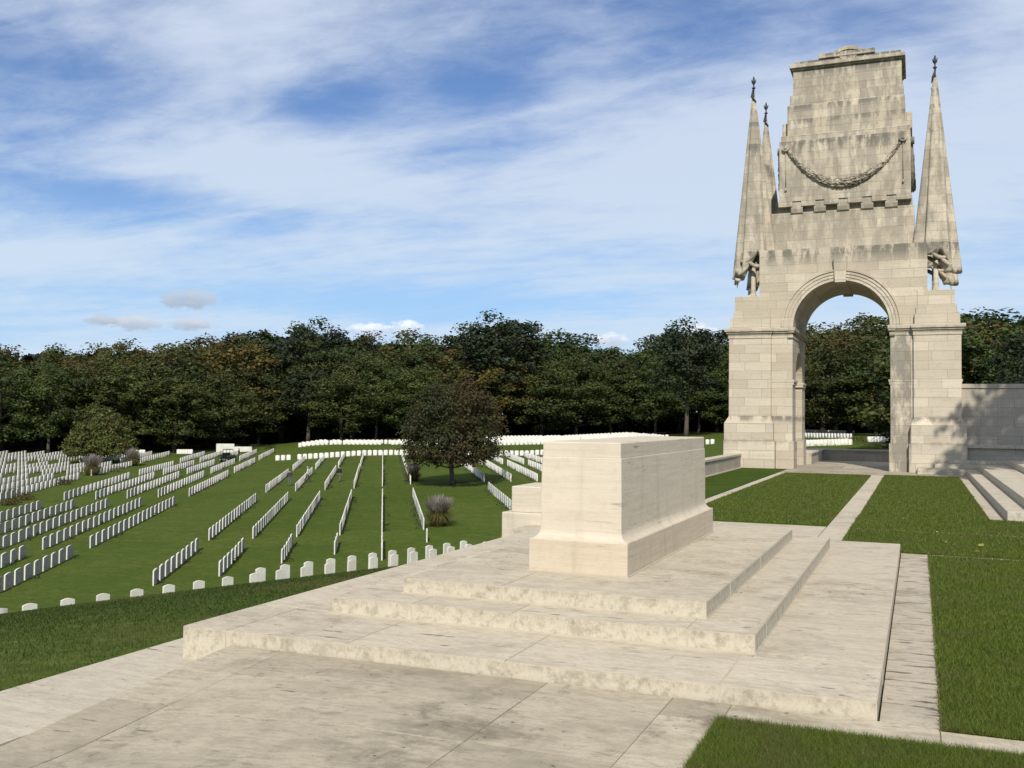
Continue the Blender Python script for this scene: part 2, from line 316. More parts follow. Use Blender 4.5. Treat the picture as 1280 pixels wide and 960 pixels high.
# terrace lawns: low turf beds with a rounded rim
def lawn(x0, x1, y0, y1, z=.012):
    mb = MB(); mb.box((x0, y0, -.5), (x1, y1, z), .01); return obj('lawn', mb, M_LAWN)
for a in ((-.965, 14, -3, 5.325), (.125, 14, 5.675, 12.845), (-.925, 14, 13.06, 15.52), (-.925, 1.075, 15.6, 31.35), (1.085, 14, 15.6, 17.95), (-3.72, -1.29, 15.82, 31.0), (-5.4, -3.98, 15.82, 33.6)):
    tag(lawn(*a), kind='structure')
def psurf(x, y):     # the paving sinks a little towards its outer front corner
    return -.085*float(sm((-2.6-x)/1.8))*min(max((5.6-y)/1.1, 0), 1.6)
def slabs(name, cells, mat, zf=lambda x, y: 0.0, gap=.007, thick=.3, kind='structure', jit=.002, fill=None):
    mb = MB()
    for (x0, x1, y0, y1) in cells:
        x0 += gap/2; x1 -= gap/2; y0 += gap/2; y1 -= gap/2
        n = 6 if zf is psurf else 1; j = random.uniform(-jit, jit)
        top = [[mb.bm.verts.new((x0+(x1-x0)*i/n, y0+(y1-y0)*k/n, zf(x0+(x1-x0)*i/n, y0+(y1-y0)*k/n)+j)) for i in range(n+1)] for k in range(n+1)]
        for k in range(n):
            for i in range(n): mb.bm.faces.new((top[k][i], top[k][i+1], top[k+1][i+1], top[k+1][i]))
        rim = [top[0][i] for i in range(n+1)]+[top[k][n] for k in range(1, n+1)]+[top[n][i] for i in range(n-1, -1, -1)]+[top[k][0] for k in range(n-1, 0, -1)]
        low = [mb.bm.verts.new((v.co.x, v.co.y, -thick)) for v in rim]
        for i in range(len(rim)): mb.bm.faces.new((rim[i-1], rim[i], low[i], low[i-1]))
    if fill:
        mj = MB()
        for (x0, x1, y0, y1) in cells:
            n = 6 if zf is psurf else 1; top = [[mj.bm.verts.new((x0+(x1-x0)*i/n, y0+(y1-y0)*k/n, zf(x0+(x1-x0)*i/n, y0+(y1-y0)*k/n)-.006)) for i in range(n+1)] for k in range(n+1)]
            for k in range(n):
                for i in range(n): mj.bm.faces.new((top[k][i], top[k][i+1], top[k+1][i+1], top[k+1][i]))
        tag(obj(name, mj, fill), kind=kind)
    return tag(obj(name, mb, mat), kind=kind)
cells = []
for x0, x1, cuts in ((-4.42, -3.98, (1.2, 2.6, 3.5, 4.6, 5.72)), (-3.98, -2.08, (1.2, 2.4, 3.6, 4.5, 5.3, 5.72)), (-2.08, -1.31, (1.2, 2.9, 4.53, 5.72)), (-1.31, -.975, (1.2, 3.4, 5.35, 5.72))):
    cells += [(x0, x1, a, b) for a, b in zip(cuts, cuts[1:])]
cells += [(-.975, .1, 5.335, 5.72), (.1, 1.6, 5.335, 5.665), (1.6, 4, 5.335, 5.665), (-3.98, -2.08, -2, 1.2), (-2.08, -.975, -2, 1.2)]
slabs('pavement', cells, M_PAVE, psurf, fill=M_BROWNJ)
slabs('pavement', [(-5.28, -4.43, a, b) for a, b in zip((-2, 1, 2.6, 4.1, 5.6, 7.0), (1, 2.6, 4.1, 5.6, 7.0, 8.2))], M_PALE, lambda x, y: -.13, thick=.6)
slabs('pavement', [(-.2, .115, 5.725, 7.6), (-.2, .115, 7.6, 10.1), (-.2, .115, 10.1, 12.86), (-.2, 2, 12.86, 13.05), (2, 6, 12.86, 13.05), (6, 14, 12.86, 13.05)], M_FLAKY)
slabs('path', [(-5.4, -3.2, 13.25, 15.8), (-3.2, -1.29, 13.25, 15.8)]+[(-1.285, -.935, a, b) for a, b in zip((13.25, 15.5, 18.2, 21, 24, 27.2), (15.5, 18.2, 21, 24, 27.2, 31.3))], M_STEP)
slabs('path', [(-3.97, -3.73, 15.8, 20), (-3.97, -3.73, 20, 25), (-3.97, -3.73, 25, 31.3)], M_STEP)
slabs('path', [(-.93, 14, 15.53, 15.59)], M_PALE, lambda x, y: .016)
slabs('path', [(-4.35, -2.3, 31.36, 33.0), (-2.3, .3, 31.36, 33.0), (.3, 6, 31.4, 33.0), (-4.35, -2.6, 33, 35), (-2.6, -.2, 33, 35), (-.2, 1.3, 33, 34), (-4, -2.4, 35, 37), (-2.4, -.6, 35, 37), (-6, -2, 37, 42.6), (-2, 2, 37, 42.6)], M_PAVE)
slabs('path', [(1.085, 1.315, 18.0, 25), (1.085, 1.315, 25, 31.35)], M_STEP)
slabs('path', [(-5.49, -5.41, 14.5, 24), (-5.49, -5.41, 24, 33.6)], M_PALE, lambda x, y: .03)
mb = MB(); mb.box((-4.4, -2, -.4), (-.98, 5.7, -.16)); mb.box((-.98, 5.34, -.4), (4, 5.66, -.02)); tag(obj('ground', mb, M_DARKJ), kind='structure')
# ------------------------------------------------------------------ stepped platform and altar-like stone
pf = empty('stepped_platform', (-2.55, 9.5, 0), 'three pale limestone steps around the big block, stained grey on top', 'stone steps')
def tier(name, X0, X1, Y0, Y1, z0, z1, cutx, bx, by, mat=M_STEP):
    mb = MB((-2.55, 9.5, 0)); g = .0022
    cx = [X0]+list(cutx)+[X1]
    for a, b in zip(cx, cx[1:]):
        mb.box((a+g, Y0, z0), (b-g, Y0+by-g, z1+random.uniform(-.002, .002)), .006, 2); mb.box((a+g, Y1-by+g, z0), (b-g, Y1, z1), .006, 2)
    my = (Y0+Y1)/2
    for a, b in ((Y0+by, my), (my, Y1-by)):
        mb.box((X0, a+g, z0), (X0+bx-g, b-g, z1+.001), .009, 2); mb.box((X1-bx+g, a+g, z0), (X1, b-g, z1+random.uniform(-.002, .002)), .009, 2)
    o = obj(name, mb, mat, pf)
    mj = MB((-2.55, 9.5, 0)); mj.box((X0+.003, Y0+.003, z0-.002), (X1-.003, Y1-.003, z1-.003)); mj.box((X0-.012, Y0-.014, z0-.01), (X1+.004, Y1, z0+.011)); obj('mortar', mj, M_JOINT, o)
tier('lower_step', -4.86, -.207, 5.734, 13.23, -.3, .091, (-4.48, -3.51, -2.37, -1.05), .8, .9)
tier('middle_step', -4.16, -.976, 6.58, 12.45, .088, .213, (-3.47, -2.67, -1.42), .5, .5)
tier('upper_step', -3.755, -1.367, 6.967, 12.07, .210, .328, (-2.91,), .9, .95)
for o in pf.children:                                    # mortar bed of the lowest step starts at the paving
    pass
so = (-2.58, 9.55, .328)
st = empty('memorial_stone', so, 'big smooth cream limestone block with flared base on top of the steps', 'memorial stone')
def rrect(x0, x1, y0, y1): return [(x0, y0), (x1, y0), (x1, y1), (x0, y1)]
def loft(levels, origin, bev=.006):
    bm = bmesh.new(); rings = []
    for z, e in levels:
        x0, x1, y0, y1 = -3.005+e, -2.158-e, 7.761+e, 11.343-e
        r = []
        for (cx, cy, a) in ((x0+bev, y0+bev, 180), (x1-bev, y0+bev, 270), (x1-bev, y1-bev, 0), (x0+bev, y1-bev, 90)):
            for k in range(3):
                q = R(a+45*k); r.append(bm.verts.new((cx+bev*math.cos(q)-origin[0], cy+bev*math.sin(q)-origin[1], z-origin[2])))
        rings.append(r)
    for A, B in zip(rings, rings[1:]):
        for k in range(12): bm.faces.new((A[k], A[(k+1) % 12], B[(k+1) % 12], B[k]))
    bm.faces.new(rings[0][::-1]); bm.faces.new(rings[-1])
    bmesh.ops.recalc_face_normals(bm, faces=bm.faces[:])
    me = bpy.data.meshes.new('block'); bm.to_mesh(me); bm.free(); return me
obj('plinth', loft([(.3285, 0), (.592, 0), (.599, .004)], so), M_PLINTH, st)
mb = MB(so); mb.box((-3.02, 7.744, .322), (-2.145, 11.35, .337)); obj('mortar', mb, M_JOINT, st)
lv = [(.5985, .006)]+[(.60+.090*(1-math.cos(a)), .008+.066*math.sin(a)) for a in np.linspace(.0, math.pi/2, 8)]
lv += [(.75, .0742), (.95, .0745), (1.15, .078), (1.268, .080), (1.274, .083)]
obj('block', loft(lv, so), M_STONE, st)
obj('top_slab', loft([(1.2735, .0875), (1.278, .0865), (1.394, .086), (1.402, .092)], so), M_STONE, st)
# ------------------------------------------------------------------ terrace walls and pedestal
def box_thing(name, boxes, mat, label, cat, parts=None):
    a = boxes[0]; o = ((a[0][0]+a[1][0])/2, (a[0][1]+a[1][1])/2, a[0][2])
    e = empty(name, o, label, cat)
    for nm, bxs, mt in parts or (): 
        mb = MB(o)
        for p, q, bv in bxs: mb.box(p, q, bv, 1)
        obj(nm, mb, mt, e)
    return e
box_thing('parapet_pedestal', [((-5.84, 13.9, -1.4), (-5.0, 15.1, .6))], M_STONE, 'small two-tier limestone pedestal behind the big cream block', 'pedestal',
    [('plinth', [((-5.84, 13.93, -1.4), (-4.96, 15.1, .17), .012)], M_STONE), ('pier', [((-5.71, 14.0, .168), (-5.06, 15.0, .56), .01)], M_STONE)])
box_thing('parapet_wall', [((-5.78, 15, -3), (-5.5, 33.7, .4))], M_WALL, 'low limestone parapet with flat coping running from the pedestal to the arch', 'wall',
    [('wall', [((-5.76, 15.1, -3), (-5.5, 33.7, .40), .0)], M_WALL), ('coping', [((-5.80, 15.1, .402), (-5.47, 24.0, .475), .008), ((-5.80, 24.008, .402), (-5.47, 33.7, .475), .008)], M_PALE)])
box_thing('back_parapet', [((-6.2, 42.3, -3), (6, 42.6, .4))], M_WALL, 'low shaded parapet wall closing the terrace behind the arch', 'wall',
    [('wall', [((-6.2, 42.3, -3), (6, 42.55, .39), 0), ((-4.4, 37.9, -.2), (-3.62, 42.3, .38), 0)], M_WALL), ('coping', [((-6.2, 42.25, .392), (6, 42.6, .46), .008), ((-4.42, 37.95, .382), (-3.58, 42.24, .45), .008)], M_PALE)])
box_thing('memorial_wall', [((1.3, 34.3, -.4), (9, 34.9, 2.8))], M_WALL, 'tall plain ashlar wall under tree shade beside the arch', 'wall',
    [('wall', [((1.15, 34.3, -.4), (9, 34.85, 2.66), 0)], M_WALL), ('coping', [((1.16, 34.26, 2.662), (9, 34.9, 2.80), .01)], M_WALL)])
box_thing('stone_bench', [((1.35, 33.86, 0), (9, 34.29, .9))], M_PALE, 'long stone bench along the foot of the shaded ashlar wall', 'bench',
    [('seat', [((1.36, 33.80, .80), (9, 34.295, .91), .01)], M_PALE), ('base', [((1.40, 33.92, -.1), (9, 34.295, .798), 0)], M_WALL)])
box_thing('wall_steps', [((-.05, 33.0, 0), (9, 33.8, .19))], M_STEP, 'three low stone steps in front of the bench and the shaded wall', 'stone steps',
    [('step', [((-.03, 33.02, -.2), (9, 33.70, .175), .008)], M_STEP), ('step', [((.46, 33.24, .176), (9, 33.71, .315), .008)], M_STEP), ('step', [((.86, 33.46, .316), (9, 33.72, .43), .008), ((1.42, 33.72, -.1), (9, 33.92, .425), 0)], M_STEP)])
box_thing('cross_steps', [((1.33, 18, 0), (8, 32.9, .16))], M_PALE, 'broad pale steps rising sideways past the lawn, lit on top', 'stone steps',
    [('step', [((1.33, 18.0, -.2), (9, 25.4, .16), .008), ((1.33, 25.406, -.2), (9, 32.95, .16), .008)], M_PALE), ('step', [((1.66, 18.35, .161), (9, 32.9, .32), .008)], M_PALE), ('step', [((2.47, 19.2, .321), (9, 32.8, .48), .008)], M_PALE)])
# ------------------------------------------------------------------ the arch
ao = (-2.34, 35.95, 0); CY = 35.95
ar = empty('memorial_arch', ao, 'tall weathered limestone arch with stepped tower, stone garland and draped stone flags', 'memorial arch')
mir = lambda x: 2*ao[0]-x
def part(name, fn, mat=M_ARCH, parent=None):
    mb = MB(ao); fn(mb); return obj(name, mb, mat, parent or ar)
def piers(side):
    def X(a, b): return (a, b) if side < 0 else (mir(b), mir(a))
    def f(mb):
        x0, x1 = X(-5.9, -3.86)
        mb.archwall(34.03, 37.87, 0, 4.68, CY, 2.95, 1.02, x0, x1, YZ, 24)
        for s in (1, -1):
            def Yr(a, b): return (a, b) if s > 0 else (2*CY-b, 2*CY-a)
            def bx(xa, xb, ya, yb, z0, z1, bv=.006):
                xa, xb = X(xa, xb); ya, yb = Yr(ya, yb); mb.box((xa, ya, z0), (xb, yb, z1), bv)
            bx(-5.93, -4.545, 33.90, 34.5, 1.70, 4.35); bx(-4.54, -3.858, 34.022, 34.4, .90, 4.36, .004)
            bx(-6.08, -4.40, 33.72, 34.92, -.3, .905, .012); bx(-6.065, -4.45, 33.75, 34.9, .907, 1.485, .01)
            bx(-4.395, -3.81, 33.96, 34.91, -.3, .9, .012)
            (xa, xb), (ya, yb) = X(-6.065, -4.45), Yr(33.75, 34.9); (xc, xd), (yc, yd) = X(-5.93, -4.545), Yr(33.9, 34.5)
            mb.frustum((xa, ya), (xb, yb), 1.486, (xc, yc), (xd, yd), 1.72)
        # small impost of the side opening
        for ya, yb in ((34.02, 35.02), (36.88, 37.88)):
            xa, xb = X(-5.95, -3.82); mb.box((xa, ya, 2.78), (xb, yb, 2.86), .006); mb.box((xa-.02, ya-.01, 2.865), (xb+.02, yb+.02, 2.95), .006)
    part('pier', f)
    def imp(mb):
        for s in (1, -1):
            def Yr(a, b): return (a, b) if s > 0 else (2*CY-b, 2*CY-a)
            for (xa, xb, y0) in ((-5.93, -4.545, 33.90), (-4.535, -3.86, 34.03)):
                for pr, z0, z1 in ((.025, 4.34, 4.45), (.04, 4.452, 4.50), (.085, 4.502, 4.56), (.13, 4.562, 4.68)):
                    ea = pr if xa < -5 else 0; eb = pr*.6 if xb < -4 else 0
                    x0, x1 = X(xa-ea, xb+eb); ya, yb = Yr(y0-pr, 34.6); mb.box((x0, ya, z0), (x1, yb, z1), .006)
        for pr, z0, z1 in ((.025, 4.343, 4.448), (.06, 4.505, 4.558), (.085, 4.565, 4.678)):
            x0, x1 = X(-4.0, -3.86+pr); mb.box((x0, 33.96-pr*.6, z0), (x1, 37.94+pr*.6, z1), .006)
    part('impost', imp)
    def blocks(mb):
        for s in (1, -1):
            def Yr(a, b): return (a, b) if s > 0 else (2*CY-b, 2*CY-a)
            for xa, xb, y0, z0, z1 in ((-5.9, -4.57, 33.90, 4.682, 5.02), (-5.79, -4.62, 33.97, 5.022, 5.25), (-5.75, -4.66, 34.0, 5.252, 5.77)):
                x0, x1 = X(xa, xb); ya, yb = Yr(y0, 34.95); mb.box((x0, ya, z0), (x1, yb, z1), .008)
            x0, x1 = X(-5.40, -5.10); ya, yb = Yr(34.3, 34.6); mb.frustum((x0, ya), (x1, yb), 5.772, (x0+.1, ya+.1), (x1-.1, yb-.1), 5.9)
        x0, x1 = X(-5.85, -4.6); mb.box((x0, 34.96, 4.683), (x1, 36.94, 5.4), .008)
    part('pedestal', blocks)
piers(-1); piers(1)
part('attic', lambda mb: mb.archwall(-4.94, .28, 4.682, 7.3, -2.34, 4.69, 1.5, 34.03, 37.87, XZ, 48))
for y0, y1 in ((34.03, 33.9), (37.87, 38.0)):
    def arc(mb):
        s = -1 if y1 < y0 else 1
        for r0, r1, pr in ((1.502, 1.60, .035), (1.602, 1.70, .06), (1.702, 1.80, .085), (1.802, 1.87, .12)):
            mb.ring(-2.34, 4.69, r0, r1, y0-.05*s, y0+s*pr, XZ, 48)
    part('archivolt', arc)
def key(mb):
    for ya, yb in ((33.86, 34.2), (37.7, 38.04)):
        mb.prism([(-2.505, 6.12), (-2.175, 6.12), (-2.125, 6.95), (-2.555, 6.95)], XZ, ya, yb)
    mb.box((-2.52, 34.2, 6.165), (-2.16, 37.7, 6.25))
part('keystone', key)
def tower(mb):
    def bx(x0, x1, y, z0, z1, bv=.008): mb.box((x0, y, z0), (x1, 2*CY-y, z1), bv)
    bx(-4.62, -.10, 34.5, 7.302, 8.62); bx(-4.34, -.20, 34.37, 8.97, 11.03); bx(-4.3, -.21, 34.50, 11.032, 11.25)
    bx(-4.30, -.165, 34.9, 11.252, 11.79); bx(-4.10, -.38, 34.60, 11.254, 12.30); bx(-4.03, -.42, 34.72, 12.302, 12.69); bx(-3.94, -.475, 34.84, 12.692, 13.56)
    bx(-4.40, -.16, 34.6, 8.622, 8.968)
    for x0, x1, y, z0, z1 in ((-3.98, -.43, 34.79, 13.562, 13.63), (-4.05, -.36, 34.70, 13.632, 13.75), (-3.9, -.5, 34.9, 13.752, 13.9), (-3.1, -1.31, 34.84, 13.902, 14.06)): bx(x0, x1, y, z0, z1, .01)
part('tower', tower)
if True:
    n = 6; xa, xb = -4.37, -.185; w = .46
    for k in range(n):
        c = xa+w/2+(xb-xa-w)*k/(n-1)
        for s in (1, -1):
            Y = lambda y: y if s > 0 else 2*CY-y
            ya, yb = sorted((Y(34.36), Y(34.9))); part('corbel', lambda mb: mb.box((c-w/2, ya, 8.80), (c+w/2, yb, 8.968), .008))
        if k < n-1:
            c2 = c+(xb-xa-w)/(n-1)/2; h = .19
            for s in (1, -1):
                Y = lambda y, s=s: y if s > 0 else 2*CY-y
                prof = [(Y(34.50), 8.56), (Y(34.44), 8.60), (Y(34.40), 8.72), (Y(34.385), 8.94), (Y(34.7), 8.94), (Y(34.7), 8.56)]
                part('corbel_cove', lambda mb: mb.prism(prof, lambda u, z, d: (d, u, z), c2-h, c2+h))
def crest(mb):
    mb.ring(-2.15, 13.55, .02, .69, 34.86, 35.6, XZ, 20, R(50), R(130)); mb.ring(-2.15, 13.56, .55, .62, 34.82, 34.9, XZ, 20, R(50), R(130))
part('crest', crest)
def leaves_mb(V, F, c, n, r, size, up=.2):
    pass
def garland(axis, s):
    """sagging rope of leaves between two rosettes"""
    rr = np.random.default_rng(3); L = 3.69
    V, F = [], []
    def P(q, lat=0, out=0, dz=0):
        z = 10.80-1.33*(1-(2*q-1)**2)**.92+dz; h = -4.12+L*q+lat
        if axis == 'x': return np.array([h-ao[0], (34.35-ao[1] if s > 0 else 37.55-ao[1])-s*out, z])
        hh = (h+2.275)*.62
        return np.array([(-4.36 if s > 0 else -.18)-ao[0]-s*out, hh, z])
    mb = MB((0, 0, 0)); pts, rad = [], []
    for i in range(33):
        q = i/32; pts.append(P(q)); rad.append(.03+.085*math.sin(math.pi*q)**.8)
    mb.tube(pts, rad, 8)
    for i in range(520):
        q = rr.uniform(.01, .99); r0 = .035+.10*math.sin(math.pi*q)**.8; a = rr.uniform(0, 6.28)
        c = P(q, 0, abs(math.cos(a))*r0, math.sin(a)*r0); d = P(min(q+.03, 1))-P(max(q-.03, 0)); d /= np.linalg.norm(d)
        n = np.array([0, -1, 0]) if axis == 'x' else np.array([-s, 0, 0]); sd = np.cross(d, n); sd = sd*math.cos(a*3)*.5+n*.35*rr.uniform(-.5, 1)+d*.2; sd /= np.linalg.norm(sd)
        l, w = rr.uniform(.05, .09), rr.uniform(.022, .035)
        vs = [mb.bm.verts.new(c+x) for x in (-d*l, sd*w+n*s*.02, d*l, -sd*w)]; mb.bm.faces.new(vs)
    g = obj('garland', mb, M_ARCH, ar)
    for q in (0, 1):
        m2 = MB((0, 0, 0)); c = P(q, 0, .03)
        if axis == 'x':
            m2.ring(c[0], c[2], .04, .125, c[1]-.06*s, c[1]+.08*s, XZ, 16, 0, 2*math.pi); m2.ring(c[0], c[2], .005, .05, c[1]-.09*s, c[1]+.05*s, XZ, 10, 0, 2*math.pi)
            m2.tube([c+np.array([0, 0, -.1]), c+np.array([0, .02, -1.35])], [.014, .014], 5); m2.lathe(c+np.array([0, .01, -1.42]), [(.01, -.06), (.04, -.03), (.03, .04), (.01, .06)], 8)
        else:
            m2.ring(c[1], c[2], .04, .125, c[0]-.06*s, c[0]+.08*s, YZ, 16, 0, 2*math.pi)
        obj('rosette', m2, M_ARCH, g)
garland('x', 1); garland('y', 1); garland('y', -1)
def flag(cx, cy, sx):
    """stone flag furled round its staff: folds run up to the tip, the hem hangs and curls"""
    n, k = 72, 26; V = np.zeros((k, n, 3)); th = np.linspace(0, 2*math.pi, n, endpoint=False)
    for i in range(k):
        q = i/(k-1)
        r = .05+.60*q**.92
        fold = 1+.16*q**.5*np.cos(th*7+.6*q)+.07*q*np.cos(th*13+1.3)
        ca, sa = np.cos(th), np.sin(th)
        outer = .5+.5*ca*sx                       # 1 on the outer side
        zb = 7.06-.72*outer**2.2+.13*np.sin(th*4+.8)+.07*np.sin(th*9)   # hem height
        z = 12.72+(zb-12.72)*q
        V[i, :, 0] = cx-ao[0]+r*fold*ca*.98; V[i, :, 1] = cy-ao[1]+r*fold*sa*.55; V[i, :, 2] = z
    hem = V[-1].copy(); hem[:, 0] = (hem[:, 0]-(cx-ao[0]))*.62+(cx-ao[0]); hem[:, 1] = (hem[:, 1]-(cy-ao[1]))*.62+(cy-ao[1]); hem[:, 2] += .10+.16*np.cos(th*5)
    inn = hem.copy(); inn[:, 0] = (inn[:, 0]-(cx-ao[0]))*.35+(cx-ao[0]); inn[:, 1] = (inn[:, 1]-(cy-ao[1]))*.35+(cy-ao[1]); inn[:, 2] += .55
    V = np.concatenate([V, hem[None], inn[None]]); kk = len(V)
    idx = np.arange(kk*n).reshape(kk, n); F = np.stack([idx[:-1], np.roll(idx[:-1], -1, 1), np.roll(idx[1:], -1, 1), idx[1:]], -1).reshape(-1, 4)
    o = obj('draped_flag', mesh_np('draped_flag', V.reshape(-1, 3), F, M_ARCH, True), None, ar)
    # curled lappets along the hem
    mb = MB((0, 0, 0))
    def swag(a, z, w, h, tilt):
        px = cx-ao[0]+.50*math.cos(a); py = cy-ao[1]+.30*math.sin(a); tx, ty = -math.sin(a), math.cos(a)*.6; nx_, ny_ = math.cos(a), math.sin(a)*.6
        pts = []
        for q in np.linspace(0, 1, 9): pts.append((px+tx*w*(q-.5)+nx_*.07*math.sin(q*3.1), py+ty*w*(q-.5)+ny_*.07*math.sin(q*3.1), z-h*math.sin(q*math.pi)+tilt*(q-.5)))
        mb.tube(pts, [.03]+[.065]*7+[.03], 8)
    for a, z, w, h, tl in ((R(250), 7.08, .45, .10, .12), (R(285), 6.92, .5, .12, -.1), (R(270+35*sx), 6.72, .45, .10, -.3*sx), (R(270+70*sx), 6.5, .4, .1, -.25), (R(90), 6.9, .5, .1, .1)): swag(a, z, w, h, tl)
    ex = cx-ao[0]+.50*sx
    mb.prism([(-.16, .55), (.16, .5), (.13, .1), (.02*sx, -.30), (-.09, .05)], lambda u, z, d: (ex+u*.75+.03*sx, d, 6.42+z), cy-ao[1]-.10, cy-ao[1]+.02)
    obj('hem', mb, M_ARCH, o)
    mb = MB((cx-(cx-ao[0]), cy-(cy-ao[1]), 0)); mb.lathe((cx, cy, 0), [(.16, 5.78), (.10, 5.88), (.085, 6.0), (.10, 6.03), (.08, 6.06), (.075, 7.6)], 10); obj('staff', mb, M_ARCH, o)
    mb = MB(ao); mb.lathe((cx, cy, 0), [(.03, 12.66), (.04, 12.72), (.025, 12.80), (.027, 12.98), (.065, 13.0), (.065, 13.02), (.025, 13.05), (.022, 13.13), (.06, 13.18), (.07, 13.24), (.04, 13.26), (.022, 13.3), (.032, 13.35), (.01, 13.42)], 10)
    for q in range(6): mb.tube([(cx+.055*math.cos(q*1.05), cy+.055*math.sin(q*1.05), 13.2), (cx+.085*math.cos(q*1.05), cy+.085*math.sin(q*1.05), 13.31)], [.012, .009], 5)
    mb.tube([(cx+.02*sx, cy-.05, 12.95), (cx-.06, cy-.07, 12.7), (cx-.10*sx, cy-.06, 12.5)], [.02, .04, .015], 6)
    obj('finial', mb, M_IRON, o)
for sx in (-1, 1):
    for cy in (34.45, 37.45): flag(ao[0]+sx*2.87, cy, sx)
# ------------------------------------------------------------------ headstones on the cemetery grid
def head_mesh():
    n = 10; top = [(-.23+.46*i/n, .75+.055*math.sin(math.pi*i/n)) for i in range(n+1)]
    prof = [(-.23, -.15)]+[(.23, -.15)]+top[::-1]
    mb = MB(); mb.prism(prof, XZ, -.04, .04); bmesh.ops.bevel(mb.bm, geom=[e for e in mb.bm.edges], offset=.006, segments=1, affect='EDGES'); return mb.mesh('headstone')
HM = head_mesh(); HM.materials.append(M_HEAD)
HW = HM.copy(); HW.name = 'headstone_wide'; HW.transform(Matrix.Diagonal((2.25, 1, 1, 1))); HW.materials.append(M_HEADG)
for p in HW.polygons: p.material_index = 1 if p.normal.y < -.9 else 0  # painted shade on the front broad face only
stones = []       # (x, y, z, rot, row phrase, ordinal)
ordn = lambda k: '%d%s' % (k, 'th' if 10 <= k % 100 <= 20 else {1: 'st', 2: 'nd', 3: 'rd'}.get(k % 10, 'th'))
RROT = math.atan2(RD[1], RD[0])
def row(v, u0, u1, phrase, sp=1.40):
    n = int(round((u1-u0)/sp))+1
    for k in range(n):
        x, y = W(u0+k*sp, v); stones.append((x, y, tz(x, y), RROT, phrase, k+1))
CEN = [(-11.3, 5), (-8.5, 4), (-5.6, 3), (-2.75, 2), (0, 1)]
WORD = {1: 'first', 2: 'second', 3: 'third', 4: 'fourth', 5: 'fifth', 6: 'sixth', 7: 'seventh', 8: 'eighth', 9: 'ninth', 10: 'tenth'}
cv = [2.85, 0.05, -2.75, -5.6, -8.45, -11.3]
for i, v in enumerate(cv):
    ph = WORD[i+1]+' row out from the copper tree'
    row(v, {2.85: 63.2, .05: 57.5, -2.75: 61.2, -5.6: 58.6, -8.45: 54.8, -11.3: 52.6}[v], 63.6, ph+', front plot')
    row(v, 68.6, 92.6, ph+', near plot'); row(v, 100.9, 124.0, ph+', middle plot'); row(v, 130.4, 148.0, ph+', far plot')
for i, v in enumerate([10.2, 12.9, 15.6, 18.4, 21.2, 24.0, 26.8]):
    ph = WORD[i+1]+' row beyond the copper tree'
    if i == 0: row(v-.2, 74, 93.3, ph+', near plot')
    row(v, 100.3 if i < 3 else 104, 124.7, ph+', middle plot'); row(v, 129.8, 148.5, ph+', far plot')
for i in range(19):
    v = -18.5-2.88*i; ph = (WORD[i+1] if i < 10 else str(i+1)+'th')+' row across the wide ride'
    if i < 5:
        if i < 2: row(v, {0: 46.0, 1: 49.4}[i], {0: 62.3, 1: 63}[i], ph+', front plot')
        row(v, 67.5, 93.3, ph+', near plot'); row(v, 100.3, 124.7, ph+', middle plot'); row(v, 129.8, 149.5, ph+', far plot'); row(v, 155, 175, ph+', back plot')
    elif i > 5:
        row(v, 100.3, 124.7, ph+', middle plot'); row(v, 129.8, 149.5, ph+', far plot'); row(v, 155, 175, ph+', back plot')
fd = np.array([math.sin(R(17.5)), math.cos(R(17.5))]); FROT = math.atan2(fd[1], fd[0])
for k in range(-3, 22):
    x, y = np.array([-26.6, 24.1])+fd*1.24*k; stones.append((float(x), float(y), tz(x, y), FROT, 'spaced row at the foot of the bank', k+4))
    if 7 <= k <= 17:
        x, y = np.array([-26.6, 24.1])+fd*1.24*k+np.array([-1.2, 2.0]); stones.append((float(x), float(y), tz(x, y)+.12, FROT, 'shorter second row behind the foot of the bank', k-6))
NROT = math.atan2(RN[1], RN[0])
def cross(u, v0, v1, sp, phrase):
    for k in range(int((v1-v0)/sp)+1):
        if random.random() < .03: continue
        x, y = W(u, v0+sp*k); stones.append((x, y, tz(x, y), NROT, phrase, k+1))
cross(152, -15.5, 52, .80, 'long cross row before the wood');
for k in range(10): cross(185+3.3*k, (-14.9 if k < 2 else 1+k*.8)+.31*k, 54, .80, 'last')
for (u, v0, v1) in ((178.5, -43.4, -40.8), (180.5, -35.4, -33.2)): cross(u, v0, v1, .42, 'short block by the wood')
for (x0, y0, x1, y1, n) in ((-14.6, 139.2, -8.6, 142.8, 15), (-15.0, 141.5, -9.2, 145, 14), (-23.2, 214, -11.5, 200, 22), (-18, 178, -10.1, 169, 16), (-6.6, 152.5, -4.0, 151, 7)):
    for k in range(n):
        x = x0+(x1-x0)*k/(n-1); y = y0+(y1-y0)*k/(n-1); stones.append((x, y, tz(x, y), math.atan2(y1-y0, x1-x0), 'row beyond the arch', k+1))
